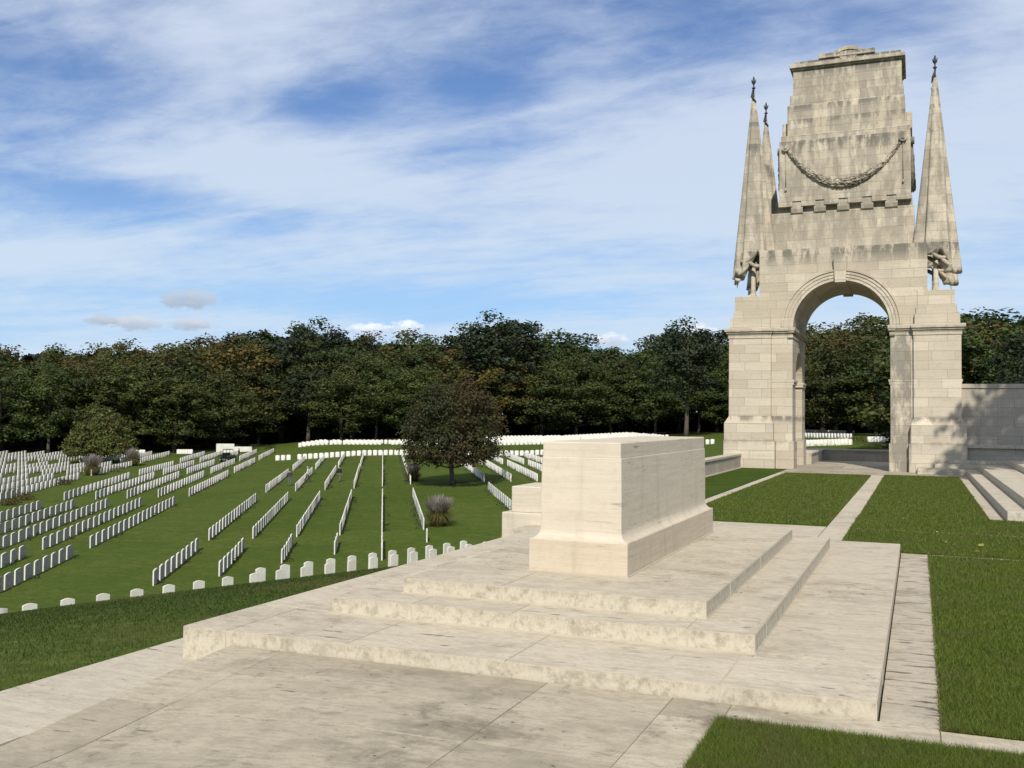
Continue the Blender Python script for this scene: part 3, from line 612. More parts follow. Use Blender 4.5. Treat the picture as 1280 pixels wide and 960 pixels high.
# camera
YAW, PIT, ROL, FPX = R(-22.231), R(1.926), R(.6), 1243.084
fw = Vector((math.sin(YAW)*math.cos(PIT), math.cos(YAW)*math.cos(PIT), math.sin(PIT))); rt = Vector((math.cos(YAW), -math.sin(YAW), 0)); up = rt.cross(fw)
r2 = rt*math.cos(ROL)+up*math.sin(ROL); u2 = -rt*math.sin(ROL)+up*math.cos(ROL)
cam = bpy.data.cameras.new('camera'); co = bpy.data.objects.new('camera', cam); COL.objects.link(co)
co.matrix_world = Matrix(((r2.x, u2.x, -fw.x, 0), (r2.y, u2.y, -fw.y, 0), (r2.z, u2.z, -fw.z, 1.6), (0, 0, 0, 1)))
cam.sensor_width = 36; cam.sensor_fit = 'HORIZONTAL'; cam.lens = FPX/1280*36; cam.clip_start = .05; cam.clip_end = 8000
S.camera = co
def view(x, y, z):
    q = Vector((x, y, z-1.6)); d = q.dot(fw); return (640+FPX*q.dot(r2)/d, 480-FPX*q.dot(u2)/d, d)
seen = []
for s in stones:
    px, py, d = view(s[0], s[1], s[2]+.4)
    hid = (px > 690 and py > 560) or px > 1115 or (px > 655 and d < 95)
    seen.append((d if -12 < px < 1292 and not hid else 9e9, s))
seen.sort(key=lambda q: q[0])
sel = [s for d, s in seen[:300] if d < 9e8]; rest = [s for d, s in seen[len(sel):] if not (s[4].endswith('front plot') and d > 9e8)]
def stone_mat(s): return Matrix.Translation((s[0], s[1], s[2]-.02)) @ Matrix.Rotation(s[3]+random.uniform(-.025, .025), 4, 'Z') @ Matrix.Rotation(random.uniform(-.012, .012), 4, 'Y')
for s in sel:
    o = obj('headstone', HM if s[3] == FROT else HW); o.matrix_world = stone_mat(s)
    tag(o, 'white headstone, %s from the near end, %s' % (ordn(s[5]), s[4]), 'headstone', 'white headstones in rows')
hv = np.array([v.co[:] for v in HM.vertices]); hf = [list(p.vertices) for p in HM.polygons]
me = bpy.data.meshes.new('headstones'); AV = []; AF = []
simple = [(-.31, -.04), (.31, -.04), (.31, .04), (-.31, .04)]
sv = np.array([(x, y, z) for z in (-.1, .75) for x, y in simple]+[(-.1, -.04, .80), (.1, -.04, .80), (.1, .04, .80), (-.1, .04, .80)]); sf = [(0, 1, 5, 4), (1, 2, 6, 5), (2, 3, 7, 6), (3, 0, 4, 7), (4, 5, 9, 8), (6, 7, 11, 10), (5, 6, 10, 9), (7, 4, 8, 11), (8, 9, 10, 11)]
for i, s in enumerate(rest):
    mt = np.array(stone_mat(s)); AV.append((sv*(1 if s[3] == NROT or s[4].startswith('row beyond') else np.array([1.67, 1, 1])))@mt[:3, :3].T+mt[:3, 3]); AF += [tuple(a+12*i for a in f) for f in sf]
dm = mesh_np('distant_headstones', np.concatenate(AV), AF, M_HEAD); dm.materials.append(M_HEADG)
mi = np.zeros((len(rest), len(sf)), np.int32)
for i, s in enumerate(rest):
    if s[3] == RROT: mi[i, 0] = mi[i, 4] = 1  # same painted shade on the far row stones, cross rows stay plain
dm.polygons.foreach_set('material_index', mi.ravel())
tag(obj('distant_headstones', dm), 'white headstones too small to count, in ranks across the far lawns', 'headstones', kind='stuff')
# ------------------------------------------------------------------ plants
def leaf_quads(C, size, n_each=1, up=.0, flat_=1.0, rs=rng, aspect=.55, N=None):
    """leaf shaped quads round the points C"""
    m = len(C); a = rs.normal(size=(m, 3)); a[:, 2] *= flat_; a /= np.linalg.norm(a, axis=1)[:, None]
    if N is not None:
        N = N+rs.normal(size=(m, 3))*.8; N /= np.linalg.norm(N, axis=1)[:, None]; a -= (a*N).sum(1)[:, None]*N; a /= np.linalg.norm(a, axis=1)[:, None]
    b = rs.normal(size=(m, 3)) if N is None else np.cross(N, a); b -= (b*a).sum(1)[:, None]*a; b /= np.linalg.norm(b, axis=1)[:, None]
    s = (size*rs.uniform(.6, 1.3, m))[:, None]
    V = np.stack([C-a*s*.5, C+b*s*aspect*.5, C+a*s*.5, C-b*s*aspect*.5], 1).reshape(-1, 3)
    return V, np.arange(4*m).reshape(m, 4)
def ball(n, rs):
    p = rs.normal(size=(n, 3)); p /= np.linalg.norm(p, axis=1)[:, None]; return p*(rs.uniform(0, 1, n)**.45)[:, None]
def crown_points(kind, h, r, zb, rs, nc, nl):
    cs = []
    while len(cs) < nc:
        p = rs.uniform(-1, 1, 3); q = (p[2]+1)/2                          # q 0..1 up the crown
        if kind == 'round': lim = math.sqrt(max(0, 1-(2*q-1)**2))*(1.05-.15*q)
        elif kind == 'dome': lim = max(0, 1-q**2.3)**.5*(.80+.20*min(1, q*7))
        elif kind == 'cone': lim = max(0, 1-q)**.62*(.85+.15*min(1, q*6))
        elif kind == 'pine': lim = (.45+.55*math.sin(math.pi*min(1, q*.9+.12)))*(.6+.4*math.cos(q*19)**2)
        else: lim = max(0, (1-q))**.8*(.75+.25*math.cos(q*26)**2)         # conifer
        d = math.hypot(p[0], p[1])
        if d < lim and d > lim*rs.uniform(0, .9)**.7: cs.append((p[0]*r, p[1]*r, zb+q*(h-zb)))
    cs = np.array(cs); cr = r*(.20 if nc > 125 else .28)*rs.uniform(.65, 1.25, nc)
    pts, nrm = [], []
    for c, k in zip(cs, cr):
        b = ball(nl, rs)*k; n = b/k; o = np.array([c[0]/r, c[1]/r, (c[2]-zb)/(h-zb)-.35]); b[:, 2] *= .68; b[:, 2] -= .15*(b[:, 0]**2+b[:, 1]**2)/k; pts.append(c+b); nrm.append(n*1.0+o*.55+np.array([0, 0, .35]))
    return cs, np.concatenate(pts), np.concatenate(nrm)
def tree_meshes(kind, leaf, h, r, zb, nc, nl, size, seed, tr=.22, bark=None, flat_=.6):
    rs = np.random.default_rng(seed); cs, pts, nrm = crown_points(kind, h, r, zb, rs, nc, nl)
    V, F = leaf_quads(pts, size, up=.3, flat_=flat_, rs=rs, N=nrm)
    crown = mesh_np('crown', V, F, M_LEAF[leaf])
    mb = MB(); lean = rs.normal(size=2)*.25; top = h*(.9 if kind in ('pine', 'conifer') else .7)
    ax = lambda z: np.array([lean[0]*math.sin(z/top*2.2)*1.0, lean[1]*math.sin(z/top*2.7), z])
    zz = np.linspace(-.4, top, 9); mb.tube([ax(z) for z in zz], [tr*(1.35 if z < 0 else 1)*(1-.82*max(z, 0)/top) for z in zz], 9)
    for c in cs[rs.permutation(len(cs))[:14]]:
        z0 = max(zb*.75, min(c[2]-.5, top*.9)*rs.uniform(.6, .92)); a = ax(z0); mid = (a+c)/2+np.array([0, 0, -.06*np.linalg.norm(c-a)]); mb.tube([a, mid, c], [tr*.34, tr*.22, tr*.07], 6)
    return crown, mb.mesh('trunk'), bark or M_BARKD
def plant_tree(name, ms, loc, rz, sc, label, group=None, cat='tree'):
    e = empty(name, loc, label, cat, group, rz); e.scale = sc
    c = obj('crown', ms[0], None, e); tk = obj('trunk', ms[1], ms[2], e); return e
x, y = -42.7, 89.3
plant_tree('copper_tree', tree_meshes('dome', 'copper', 10.9, 5.15, 2.2, 300, 90, .28, 11, .26, M_BARK), (x, y, tz(x, y)), 0, (1, 1, 1), 'lone dark copper-leaved tree standing on the mown grass among the headstones')
x, y = -114, 115.4
plant_tree('broadleaf_tree', tree_meshes('cone', 'olive', 9.2, 5.4, 1.2, 190, 56, .42, 12, .28), (x, y, tz(x, y)), 0, (1, 1, 1), 'small olive-yellow tree of domed shape on the grass before the wood')
PROF = [(-80, 434), (0, 432), (60, 430), (130, 432), (170, 425), (200, 431), (240, 427), (290, 412), (330, 411), (372, 407), (400, 411), (430, 420), (480, 418), (530, 421), (560, 420), (600, 411), (625, 400), (645, 404), (660, 411), (690, 414), (720, 420), (760, 432), (800, 430), (830, 425), (860, 414), (890, 414), (930, 420), (985, 412), (1010, 410), (1040, 404), (1080, 402), (1112, 403), (1150, 400), (1195, 390), (1230, 396), (1260, 392), (1300, 380), (1360, 385)]
pxs, pys = zip(*PROF)
VAR = {}
def variant(kind, k):
    if (kind, k) not in VAR:
        sd = 100+k*7+sum(map(ord, kind)); 
        VAR[kind, k] = {'oak': lambda: tree_meshes('round', 'oak', 16, 5.4, 1.8, 84, 110, .46, sd, .30), 'green': lambda: tree_meshes('round', 'green', 16, 5.0, 2.0, 84, 110, .45, sd, .24, M_BARK),
            'autumn': lambda: tree_meshes('round', 'autumn', 16, 5.3, 1.6, 84, 110, .45, sd, .30), 'pine': lambda: tree_meshes('pine', 'pine', 16, 4.6, 6.0, 80, 96, .44, sd, .30, M_BARK, .5)}[kind]()
    return VAR[kind, k]
def ray_xy(px, d):
    q = fw+r2*((px-640)/FPX); return q.x*d, q.y*d
pending = {}
KN = {'oak': ('oak_tree', 'dull dark green oak'), 'green': ('ash_tree', 'fresher green broadleaf tree'), 'autumn': ('beech_tree', 'brown autumn-tinted tree'), 'pine': ('pine_tree', 'near-black pine on a bare trunk')}
ROWN = ['front edge of the wood', 'second rank of the wood', 'crest of the wood']
rt_ = np.random.default_rng(21)
def wood_tree(px, d, frac, rowi, kind, topy=None, grow=1.0):
    x, y = ray_xy(px, d); z = tz(x, y); ty = np.interp(px, pxs, pys) if topy is None else topy
    hor = 521.8+(px-640)*math.tan(ROL); H = (1.6+(hor-ty)/FPX*d-z)*frac; s = H/16*1.04
    k = int(rt_.integers(0, 2)); wid = s*rt_.uniform(1.2, 1.55)*grow
    e = plant_tree(KN[kind][0], variant(kind, k), (x, y, z-.1), rt_.uniform(0, 6.28), (wid, wid, s), None, 'trees of the wood')
    pending.setdefault((ROWN[rowi], kind), []).append((px, e))
def pick(px, rowi):
    q = rt_.random()
    if 235 < px < 312 and rowi: return 'autumn' if q < .75 else 'oak'
    if 315 < px < 440: return 'pine' if q < .6 else 'oak'
    if 585 < px < 660 and rowi == 2: return 'pine'
    if px < 130 and rowi == 2: return 'autumn' if q < .55 else 'oak'
    if 415 < px < 500 and rowi == 2: return 'autumn' if q < .6 else 'oak'
    if 830 < px < 920: return 'pine' if q < .5 else 'green'
    if 640 < px < 830: return 'green' if q < .62 else 'oak'
    return 'oak' if q < .55 else ('green' if q < .85 else 'autumn')
for rowi, (d0, step, f0, f1) in enumerate(((204, 52, .62, .84), (217, 46, .82, .95), (234, 42, .97, 1.03))):
    px = -50+rowi*13.0
    while px < 925:
        wood_tree(px, d0+rt_.uniform(-4, 5)-30*float(sm((330-px)/140))+20*float(sm((px-440)/60)), rt_.uniform(f0, f1), rowi, pick(px, rowi)); px += step*rt_.uniform(.8, 1.2)
wood_tree(858, 196, 1.0, 0, 'pine', 408, .8); wood_tree(624, 226, 1.0, 1, 'pine', 399, .9)
ROWN2 = ['grove behind the arch', 'slope behind the arch', 'skyline behind the arch']
for px, d, fr, ri, kd in ((985, 190, .8, 0, 'green'), (1028, 178, .80, 0, 'oak'), (1062, 182, .90, 0, 'autumn'), (1095, 176, .82, 0, 'green'), (1135, 205, .9, 0, 'green'), (1005, 212, .97, 1, 'oak'), (1045, 208, .98, 1, 'autumn'), (1085, 214, .98, 1, 'oak'), (1120, 216, 1, 1, 'green'), (960, 205, .95, 1, 'oak'), (1025, 236, 1.02, 2, 'autumn'), (1066, 240, 1.02, 2, 'oak'), (1104, 238, 1.02, 2, 'green'), (985, 235, 1.0, 2, 'green'), (1150, 225, 1, 2, 'oak')):
    ROWN[:] = ROWN2; wood_tree(px, d, fr, ri, kd)
ROWN[:] = ['behind the tall shaded wall']*3
for px, d, ty, ri, kd in ((1196, 112, 388, 0, 'green'), (1222, 104, 402, 0, 'autumn'), (1248, 98, 408, 0, 'green'), (1212, 125, 394, 1, 'oak'), (1238, 128, 396, 1, 'autumn'), (1182, 110, 420, 1, 'oak')):
    wood_tree(px, d, 1.0, ri, kd, ty)
x, y = ray_xy(1280, 84); plant_tree('pine_tree', tree_meshes('conifer', 'pine', 16, 5.6, 1.5, 190, 64, .36, 77, .3, None, .5), (x, y, tz(x, y)), 0, (1.0, 1.0, .90), 'tall black-green conifer rising behind the shaded wall', 'trees of the wood')
ROWN[:] = ['by the steps']*3
plant_tree('cedar_tree', tree_meshes('dome', 'pine', 16.6, 3.3, 9.4, 120, 60, .36, 78, .3, None, .5), (7.6, 20.9, -.4), 0, (1, 1, 1), 'tall dark evergreen beside the broad steps, shading the wall', 'trees of the wood')
for (rn_, kind), lst in pending.items():
    wall = rn_.startswith('behind the tall'); arch = rn_.endswith('behind the arch')
    lst.sort(key=lambda q: q[0] if (wall or arch) else -q[0])
    for i, (px, e) in enumerate(lst):
        e['label'] = '%s, %s counted from the %s, %s' % (KN[kind][1], ordn(i+1), 'parapet side' if arch else 'arch', rn_)
# the mass of the wood behind and under the single trees
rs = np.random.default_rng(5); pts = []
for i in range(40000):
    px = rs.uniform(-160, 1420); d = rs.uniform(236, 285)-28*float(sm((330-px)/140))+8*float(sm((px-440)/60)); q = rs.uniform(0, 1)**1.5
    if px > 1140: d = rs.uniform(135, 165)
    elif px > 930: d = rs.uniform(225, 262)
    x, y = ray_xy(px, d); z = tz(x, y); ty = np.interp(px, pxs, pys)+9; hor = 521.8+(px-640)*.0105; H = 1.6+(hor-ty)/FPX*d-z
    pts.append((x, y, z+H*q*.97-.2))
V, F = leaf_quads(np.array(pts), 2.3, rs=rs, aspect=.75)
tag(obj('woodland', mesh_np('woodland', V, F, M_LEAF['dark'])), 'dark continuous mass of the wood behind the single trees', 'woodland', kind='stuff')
# beds at the foot of the rows
pts = []
for s in stones:
    d = view(s[0], s[1], s[2])[2]
    if d > 200 or s[3] == FROT: continue
    vv = s[0]*RN[0]+s[1]*RN[1]; p = .34 if vv < 2 else .6
    if rs.random() < p:
        side = 1 if vv < 1.5 else -1; big = 1 if vv < 2 else 1.5
        c = np.array([s[0]+RN[0]*side*.28+rs.normal()*.1, s[1]+RN[1]*side*.28+rs.normal()*.1, s[2]+.10]); pts.append(c+ball(26, rs)*np.array([.26, .26, .16])*big)
V, F = leaf_quads(np.concatenate(pts), .12, rs=rs, aspect=.6)
tag(obj('bedding_plants', mesh_np('bedding_plants', V, F, M_BED)), 'low bedding plants along the feet of the headstone rows', 'bedding plants', kind='stuff')
def tuft_meshes(seed, h, plume):
    r_ = np.random.default_rng(seed); V, F = [], []; V2, F2 = [], []
    for i in range(900):
        a = r_.uniform(0, 6.28); sp = r_.uniform(.0, 1)**.8*.85; l = h*r_.uniform(.6, 1); w = .006
        base = np.array([math.cos(a)*.30*sp, math.sin(a)*.30*sp, 0]); mid = base+np.array([math.cos(a)*.16*sp*l, math.sin(a)*.16*sp*l, l*.60]); tip = base+np.array([math.cos(a)*.42*sp*l, math.sin(a)*.42*sp*l, l*(1.0-.18*sp)])
        sd = np.array([-math.sin(a), math.cos(a), 0])*w; n = len(V); V += [base-sd, base+sd, mid+sd, mid-sd]; F.append((n, n+1, n+2, n+3)); V += [mid-sd, mid+sd, tip+sd*.3, tip-sd*.3]; F.append((n+4, n+5, n+6, n+7))
        if plume:
            for _ in range(1+i % 2):
                d = tip-mid; d = d/np.linalg.norm(d)+r_.normal(size=3)*.12; d /= np.linalg.norm(d); n = len(V2); b0 = mid+(tip-mid)*r_.uniform(.1, 1.0); q = b0+d*.22*h; sd3 = np.array([-math.sin(a), math.cos(a), .3])*.011; V2 += [b0, (b0+q)/2+sd3, q, (b0+q)/2-sd3]; F2.append((n, n+1, n+2, n+3))
    for i in range(420):
        a = r_.uniform(0, 6.28); l = h*r_.uniform(.35, .75); o_ = np.array([math.cos(a), math.sin(a), 0]); sd = np.array([-math.sin(a), math.cos(a), 0])*.007; b0 = o_*r_.uniform(.1, .34); m0 = b0+o_*l*.32+np.array([0, 0, l*.62]); t0 = b0+o_*l*.75+np.array([0, 0, l*r_.uniform(.2, .5)])
        n = len(V); V += [b0-sd, b0+sd, m0+sd, m0-sd, m0-sd, m0+sd, t0+sd*.3, t0-sd*.3]; F += [(n, n+1, n+2, n+3), (n+4, n+5, n+6, n+7)]
    return mesh_np('blades', V, F, M_TUFT), mesh_np('plumes', V2, F2, M_PLUME) if plume else None
TA = tuft_meshes(1, 1.25, True)
for (x, y, sc, lab) in ((-31.0, 62.6, 1.65, 'big fountain grass with mauve plumes, by the near row in line with the copper tree'), (-48.9, 92.6, 1.5, 'smaller mauve fountain grass half hidden under the copper tree crown'), (-95.6, 95.5, 2.0, 'grey-mauve fountain grass at the end of the dense rows'), (-105.5, 113.0, 1.9, 'pale grey fountain grass in shade edge of the olive tree')):
    e = empty('fountain_grass', (x, y, tz(x, y)), lab, 'ornamental grass', 'fountain grasses'); e.scale = (sc, sc, sc); e.rotation_euler.z = x
    obj('blades', TA[0], None, e); obj('plumes', TA[1], None, e)
def shrub(name, x, y, r, h, mat, lab, sd, group='shrubs at the row ends', n=420, size=.16):
    r_ = np.random.default_rng(sd); p = ball(n, r_)*np.array([r, r, h*.55]); p[:, 2] += h*.45
    V, F = leaf_quads(p, size, rs=r_); o = obj(name, mesh_np(name, V, F, mat)); o.location = (x, y, tz(x, y)); return tag(o, lab, 'shrub', group)
shrub('russet_shrub', -79.1, 70.7, 1.3, .8, M_RUST, 'russet brown shrub at the near end of the dense rows', 1)
shrub('russet_shrub', -76.8, 67.0, 1.1, .7, M_RUST, 'flat russet clump beside the frame edge below the dense rows', 2)
shrub('russet_shrub', -88.2, 84.0, 1.2, .8, M_RUST, 'reddish shrub halfway along the end of the dense rows', 3)
shrub('green_shrub', -97.4, 101.4, 1.3, .9, M_TUFT, 'brown-green rounded shrub between the two grey fountain grasses', 4)
shrub('round_shrub', -40.4, 33.9, .28, .42, M_BED, 'small round bush against a headstone in the front row across the ride', 5, n=200, size=.08)
for k, (x, y, r, h, lab) in enumerate(((-112.5, 150.8, 1.1, 1.3, 'dark shrub on the bank over the low white wall'), (-115.2, 149.6, .8, 1.2, 'small dark shrub behind the top of the low white wall'), (-110.2, 152.5, 1.2, 1.0, 'spreading shrub past the end of the low white wall'))):
    shrub('green_shrub', x, y, r, h, M_BED, lab, 20+k)
shrub('green_shrub', -7.6, 156, 2.0, .8, M_YELLOW if False else M_LEAF['olive'], 'bright yellow-green clump on the lawn seen through the arch', 30, n=500, size=.22)
shrub('green_shrub', -110.5, 215, 2.6, 4.0, M_LEAF['green'], 'bright green bush against the dark foot of the wood', 31, n=700, size=.4)
shrub('green_shrub', -132, 150, 3.0, 4.0, M_LEAF['green'], 'rounded green bush behind the short block of headstones', 32, n=700, size=.4)
e = empty('low_wall', (-115, 146, tz(-115, 146)), 'low white stone wall with a stepped end beside the far headstones', 'wall')
mb = MB(); mb.box((-1.6, -.4, -.5), (1.5, .4, 1.55), .02); obj('wall', mb, M_HEAD, e); mb = MB(); mb.box((1.52, -.35, -.5), (4.6, .35, 1.05), .02); obj('wing', mb, M_HEAD, e); e.rotation_euler.z = NROT
# blades of grass where the eye can tell them apart
def blades(name, n, xr, yr, h, w, mat, zf, lab, power=1.0, mask=None):
    r_ = np.random.default_rng(n); X = r_.uniform(*xr, n); Y = yr[0]+(yr[1]-yr[0])*r_.uniform(0, 1, n)**power
    if mask: k = mask(X, Y); X, Y = X[k], Y[k]; n = len(X)
    Z = zf(X, Y); a = r_.uniform(0, 6.28, n); l = h*r_.uniform(.5, 1.25, n); b = np.stack([X, Y, Z], -1); dist = np.hypot(X, Y)
    lean = r_.normal(size=(n, 2))*.45; t = b+np.stack([lean[:, 0]*l, lean[:, 1]*l, l], -1); sd = np.stack([np.cos(a), np.sin(a), 0*a], -1)*(w*dist/6)[:, None]
    V = np.stack([b-sd, b+sd, t], 1).reshape(-1, 3); tag(obj(name, mesh_np(name, V, np.arange(3*n).reshape(n, 3), mat)), lab, 'grass', kind='stuff')
flat0 = lambda X, Y: 0*X+.008
blades('grass', 70000, (-.92, 1.07), (17.9, 31.3), .034, .0030, M_BLADE, flat0, 'short lawn grass between the path and the broad steps')
blades('grass', 80000, (-3.71, -1.29), (15.83, 30.95), .034, .0030, M_BLADE, flat0, 'short lawn grass between the two narrow paths')
blades('grass', 110000, (-.99, .75), (4.2, 5.35), .038, .0019, M_BLADE, flat0, 'thick short lawn grass at the paving corner', .8)
blades('grass', 150000, (.10, 2.6), (5.65, 12.87), .032, .0022, M_BLADE, flat0, 'short lawn grass beside the stepped platform', 1.5)
blades('grass', 80000, (-.94, 3.2), (13.05, 17.9), .034, .0026, M_BLADE, flat0, 'short lawn grass beyond the platform corner', 1.2)
blades('grass', 140000, (-17, -5.2), (3.5, 19), .036, .0030, M_BANKB, lambda X, Y: terrain(X, Y)-.005, 'longer meadow-like grass on the bank beside the paving', 1.0, lambda X, Y: (X > -5.27-.9*np.maximum(Y-3, 0)*1.2) & (X < -5.26+.4*sm((Y-8)/1.0)) & (Y/-X > .55))
V = []
for k in range(9):
    x, y = (random.uniform(-.9, 2.2), random.uniform(13.2, 17.5)) if k < 7 else (random.uniform(.2, 1.6), random.uniform(6, 12.5))
    V.append((x, y, .045))
V += [(.15, 13.6, .05), (.2, 13.66, .06), (.1, 13.7, .05), (.42, 13.9, .05), (.72, 13.95, .05), (.74, 13.9, .06)]
V, F = leaf_quads(np.array(V), .055, rs=rs, flat_=.3); tag(obj('fallen_leaves', mesh_np('fallen_leaves', V, F, M_YELLOW)), 'a few yellow fallen leaves on the lawn', 'leaves', kind='stuff')
# ------------------------------------------------------------------ people and the gardeners' cart
SKIN = flat('skin', (.42, .27, .19), .6); HAIR = flat('hair_brown', (.05, .035, .025), .7); HAIRG = flat('hair_grey', (.35, .33, .31), .7)
def person(loc, rz, pose, shirt, trousers, label, hair=HAIR, h=1.74):
    J = dict(pel=(0, 0, .95, .13), sp=(0, -.01, 1.12, .125), ch=(0, 0, 1.32, .145), nk=(0, -.01, 1.48, .06), hd=(0, -.02, 1.58, .085), top=(0, -.01, 1.68, .09))
    E = [('pel', 'sp'), ('sp', 'ch'), ('ch', 'nk'), ('nk', 'hd'), ('hd', 'top')]
    for s, n in ((1, 'l'), (-1, 'r')):
        sw = pose.get('stride', 0)*s; ar_ = pose.get('arms', {}).get(n, ((.24, -.02, 1.12), (.25, -.08, .88)))
        J['hp'+n] = (.09*s, 0, .90, .10); J['kn'+n] = (.10*s, -.02-sw*.16, .50, .068); J['an'+n] = (.10*s, .02-sw*.30+(.12 if sw < 0 else 0), .09, .045); J['ft'+n] = (.11*s, -.14-sw*.30, .035, .04)
        J['sh'+n] = (.18*s, 0, 1.38, .062); J['el'+n] = (ar_[0][0]*s, ar_[0][1], ar_[0][2], .045); J['wr'+n] = (ar_[1][0]*s, ar_[1][1], ar_[1][2], .033)
        w = np.array(ar_[1]); d = w-np.array(ar_[0]); d = d/np.linalg.norm(d)
        pm = w+d*.07; J['pm'+n] = (pm[0]*s, pm[1], pm[2], .034)
        E += [('pel', 'hp'+n), ('hp'+n, 'kn'+n), ('kn'+n, 'an'+n), ('an'+n, 'ft'+n), ('ch', 'sh'+n), ('sh'+n, 'el'+n), ('el'+n, 'wr'+n), ('wr'+n, 'pm'+n)]
        side = np.array([0, 1., 0]) if abs(d[1]) < .7 else np.array([1., 0, 0])
        for i, (o_, L) in enumerate(((-.027, .065), (-.009, .08), (.009, .075), (.027, .058))):
            f1 = pm+side*o_+d*.03; f2 = f1+d*L*.9+np.array([-.015, -.012, 0]); J['f%d%s' % (i, n)] = (f1[0]*s, f1[1], f1[2], .010); J['g%d%s' % (i, n)] = (f2[0]*s, f2[1], f2[2], .008); E += [('pm'+n, 'f%d%s' % (i, n)), ('f%d%s' % (i, n), 'g%d%s' % (i, n))]
        th = w+d*.03+side*-.045; J['th'+n] = (th[0]*s, th[1], th[2], .011); E.append(('wr'+n, 'th'+n))
    J['no'] = (0, -.115, 1.585, .016); E.append(('hd', 'no'))
    names = list(J); me = bpy.data.meshes.new('person'); k = h/1.76
    me.from_pydata([tuple(c*k for c in J[n][:3]) for n in names], [(names.index(a), names.index(b)) for a, b in E], [])
    o = bpy.data.objects.new('person', me); COL.objects.link(o)
    sk = o.modifiers.new('skin', 'SKIN'); ss = o.modifiers.new('sub', 'SUBSURF'); ss.levels = ss.render_levels = 2
    lay = me.skin_vertices[0].data
    for i, n in enumerate(names): lay[i].radius = (J[n][3]*k*(1.25 if n in ('pel', 'sp', 'ch') else 1), J[n][3]*k); lay[i].use_root = (n == 'pel')
    bpy.context.view_layer.update(); dg = bpy.context.evaluated_depsgraph_get(); body = bpy.data.meshes.new_from_object(o.evaluated_get(dg))
    bpy.data.objects.remove(o)
    for mm in (SKIN, shirt, trousers, M_IRON): body.materials.append(mm)
    for p in body.polygons:
        c = p.center/k; p.use_smooth = True; arm = abs(c.x) > .19 or c.y < -.22
        wr = min((Vector(J['wr'+n][:3])-c).length for n in 'lr'); hand = wr < .045 or any((Vector(J['pm'+n][:3])-c).length < .13 for n in 'lr')
        p.material_index = 3 if c.z < .09 else 0 if (c.z > 1.475 or hand) else 2 if (c.z < .97 and not (arm and c.z > .7)) else 1
    o = bpy.data.objects.new('person', body); COL.objects.link(o); o.location = loc; o.rotation_euler.z = rz
    tag(o, label, 'person', 'visitors among the graves')
    bm = bmesh.new(); bmesh.ops.create_uvsphere(bm, u_segments=14, v_segments=9, radius=1.0)
    bmesh.ops.delete(bm, geom=[v for v in bm.verts if v.co.z < -.25 or (v.co.y < -.45 and v.co.z < .35)], context='VERTS')
    for v in bm.verts: v.co = Vector((v.co.x*.104, v.co.y*.122+.012, v.co.z*.105+1.652))*k
    hm = bpy.data.meshes.new('hair'); bm.to_mesh(hm); bm.free(); hm.materials.append(hair); ho = bpy.data.objects.new('hair', hm); COL.objects.link(ho); ho.parent = o
    for q in (-1, 1):
        bm = bmesh.new(); bmesh.ops.create_uvsphere(bm, u_segments=8, v_segments=6, radius=.011*k); hm = bpy.data.meshes.new('eye'); bm.to_mesh(hm); bm.free(); hm.materials.append(M_IRON); eo = bpy.data.objects.new('eye', hm); COL.objects.link(eo); eo.parent = o; eo.location = Vector((.032*q, -.1, 1.615))*k
    return o
C1 = flat('navy_jacket', (.035, .035, .06)); C2 = flat('dark_trousers', (.03, .03, .034)); C3 = flat('light_shirt', (.55, .56, .58)); C4 = flat('grey_trousers', (.12, .115, .10)); C5 = flat('black_coat', (.018, .018, .02))
person((-61.2, 88.2, tz(-61.2, 88.2)), R(200), {'arms': {'l': ((.27, -.12, 1.14), (.20, -.32, 1.20)), 'r': ((.27, -.12, 1.14), (.16, -.33, 1.18))}}, C1, C4, 'person in a navy jacket standing between the rows with raised forearms')
person((-61.5, 92.0, tz(-61.5, 92)), R(125), {'stride': 1.0, 'arms': {'l': ((.28, -.1, 1.13), (.30, -.22, .93)), 'r': ((.28, .08, 1.13), (.28, .0, .90))}}, C3, C2, 'person in a light shirt and dark trousers walking beside a row', HAIRG)
person((-57.6, 92.2, tz(-57.6, 92.2)), R(185), {'stride': .7}, C5, C4, 'person in a black coat walking between two headstone rows')
person((-97.2, 126.6, tz(-97.2, 126.6)), R(150), {'stride': .3}, C5, C2, 'person in dark clothes standing beside the gardeners cart')
cx, cy = -96.2, 122.6; ce = empty('utility_cart', (cx, cy, tz(cx, cy)), 'dark green gardeners utility cart with roll frame parked among the rows', 'utility cart', None, R(-20))
CG = flat('cart_green', (.018, .035, .024), .5, .4); CB = flat('cart_black', (.015, .015, .015), .7); CW = flat('cart_load', (.5, .5, .47))
mb = MB(); mb.box((-1.45, -.6, .42), (1.4, .6, .62), .04); obj('chassis', mb, CB, ce)
mb = MB(); mb.box((.55, -.6, .62), (1.45, .6, 1.02), .09, 2); obj('bonnet', mb, CG, ce)
mb = MB(); mb.box((-1.5, -.65, .63), (-.35, .65, .70)); mb.box((-1.5, -.65, .70), (-.35, -.60, 1.0)); mb.box((-1.5, .60, .70), (-.35, .65, 1.0)); mb.box((-1.5, -.6, .70), (-1.45, .6, 1.0)); bd = obj('cargo_bed', mb, CG, ce)
mb = MB(); mb.box((-.3, -.55, .63), (.25, .55, .84), .05, 2); mb.box((-.34, -.55, .84), (-.22, .55, 1.3), .04, 2); obj('seat', mb, CB, ce)
mb = MB()
for s in (-1, 1): mb.tube([(-.3, .58*s, .6), (-.3, .56*s, 1.85), (.5, .56*s, 1.85), (.75, .58*s, 1.0)], [.035]*4, 8)
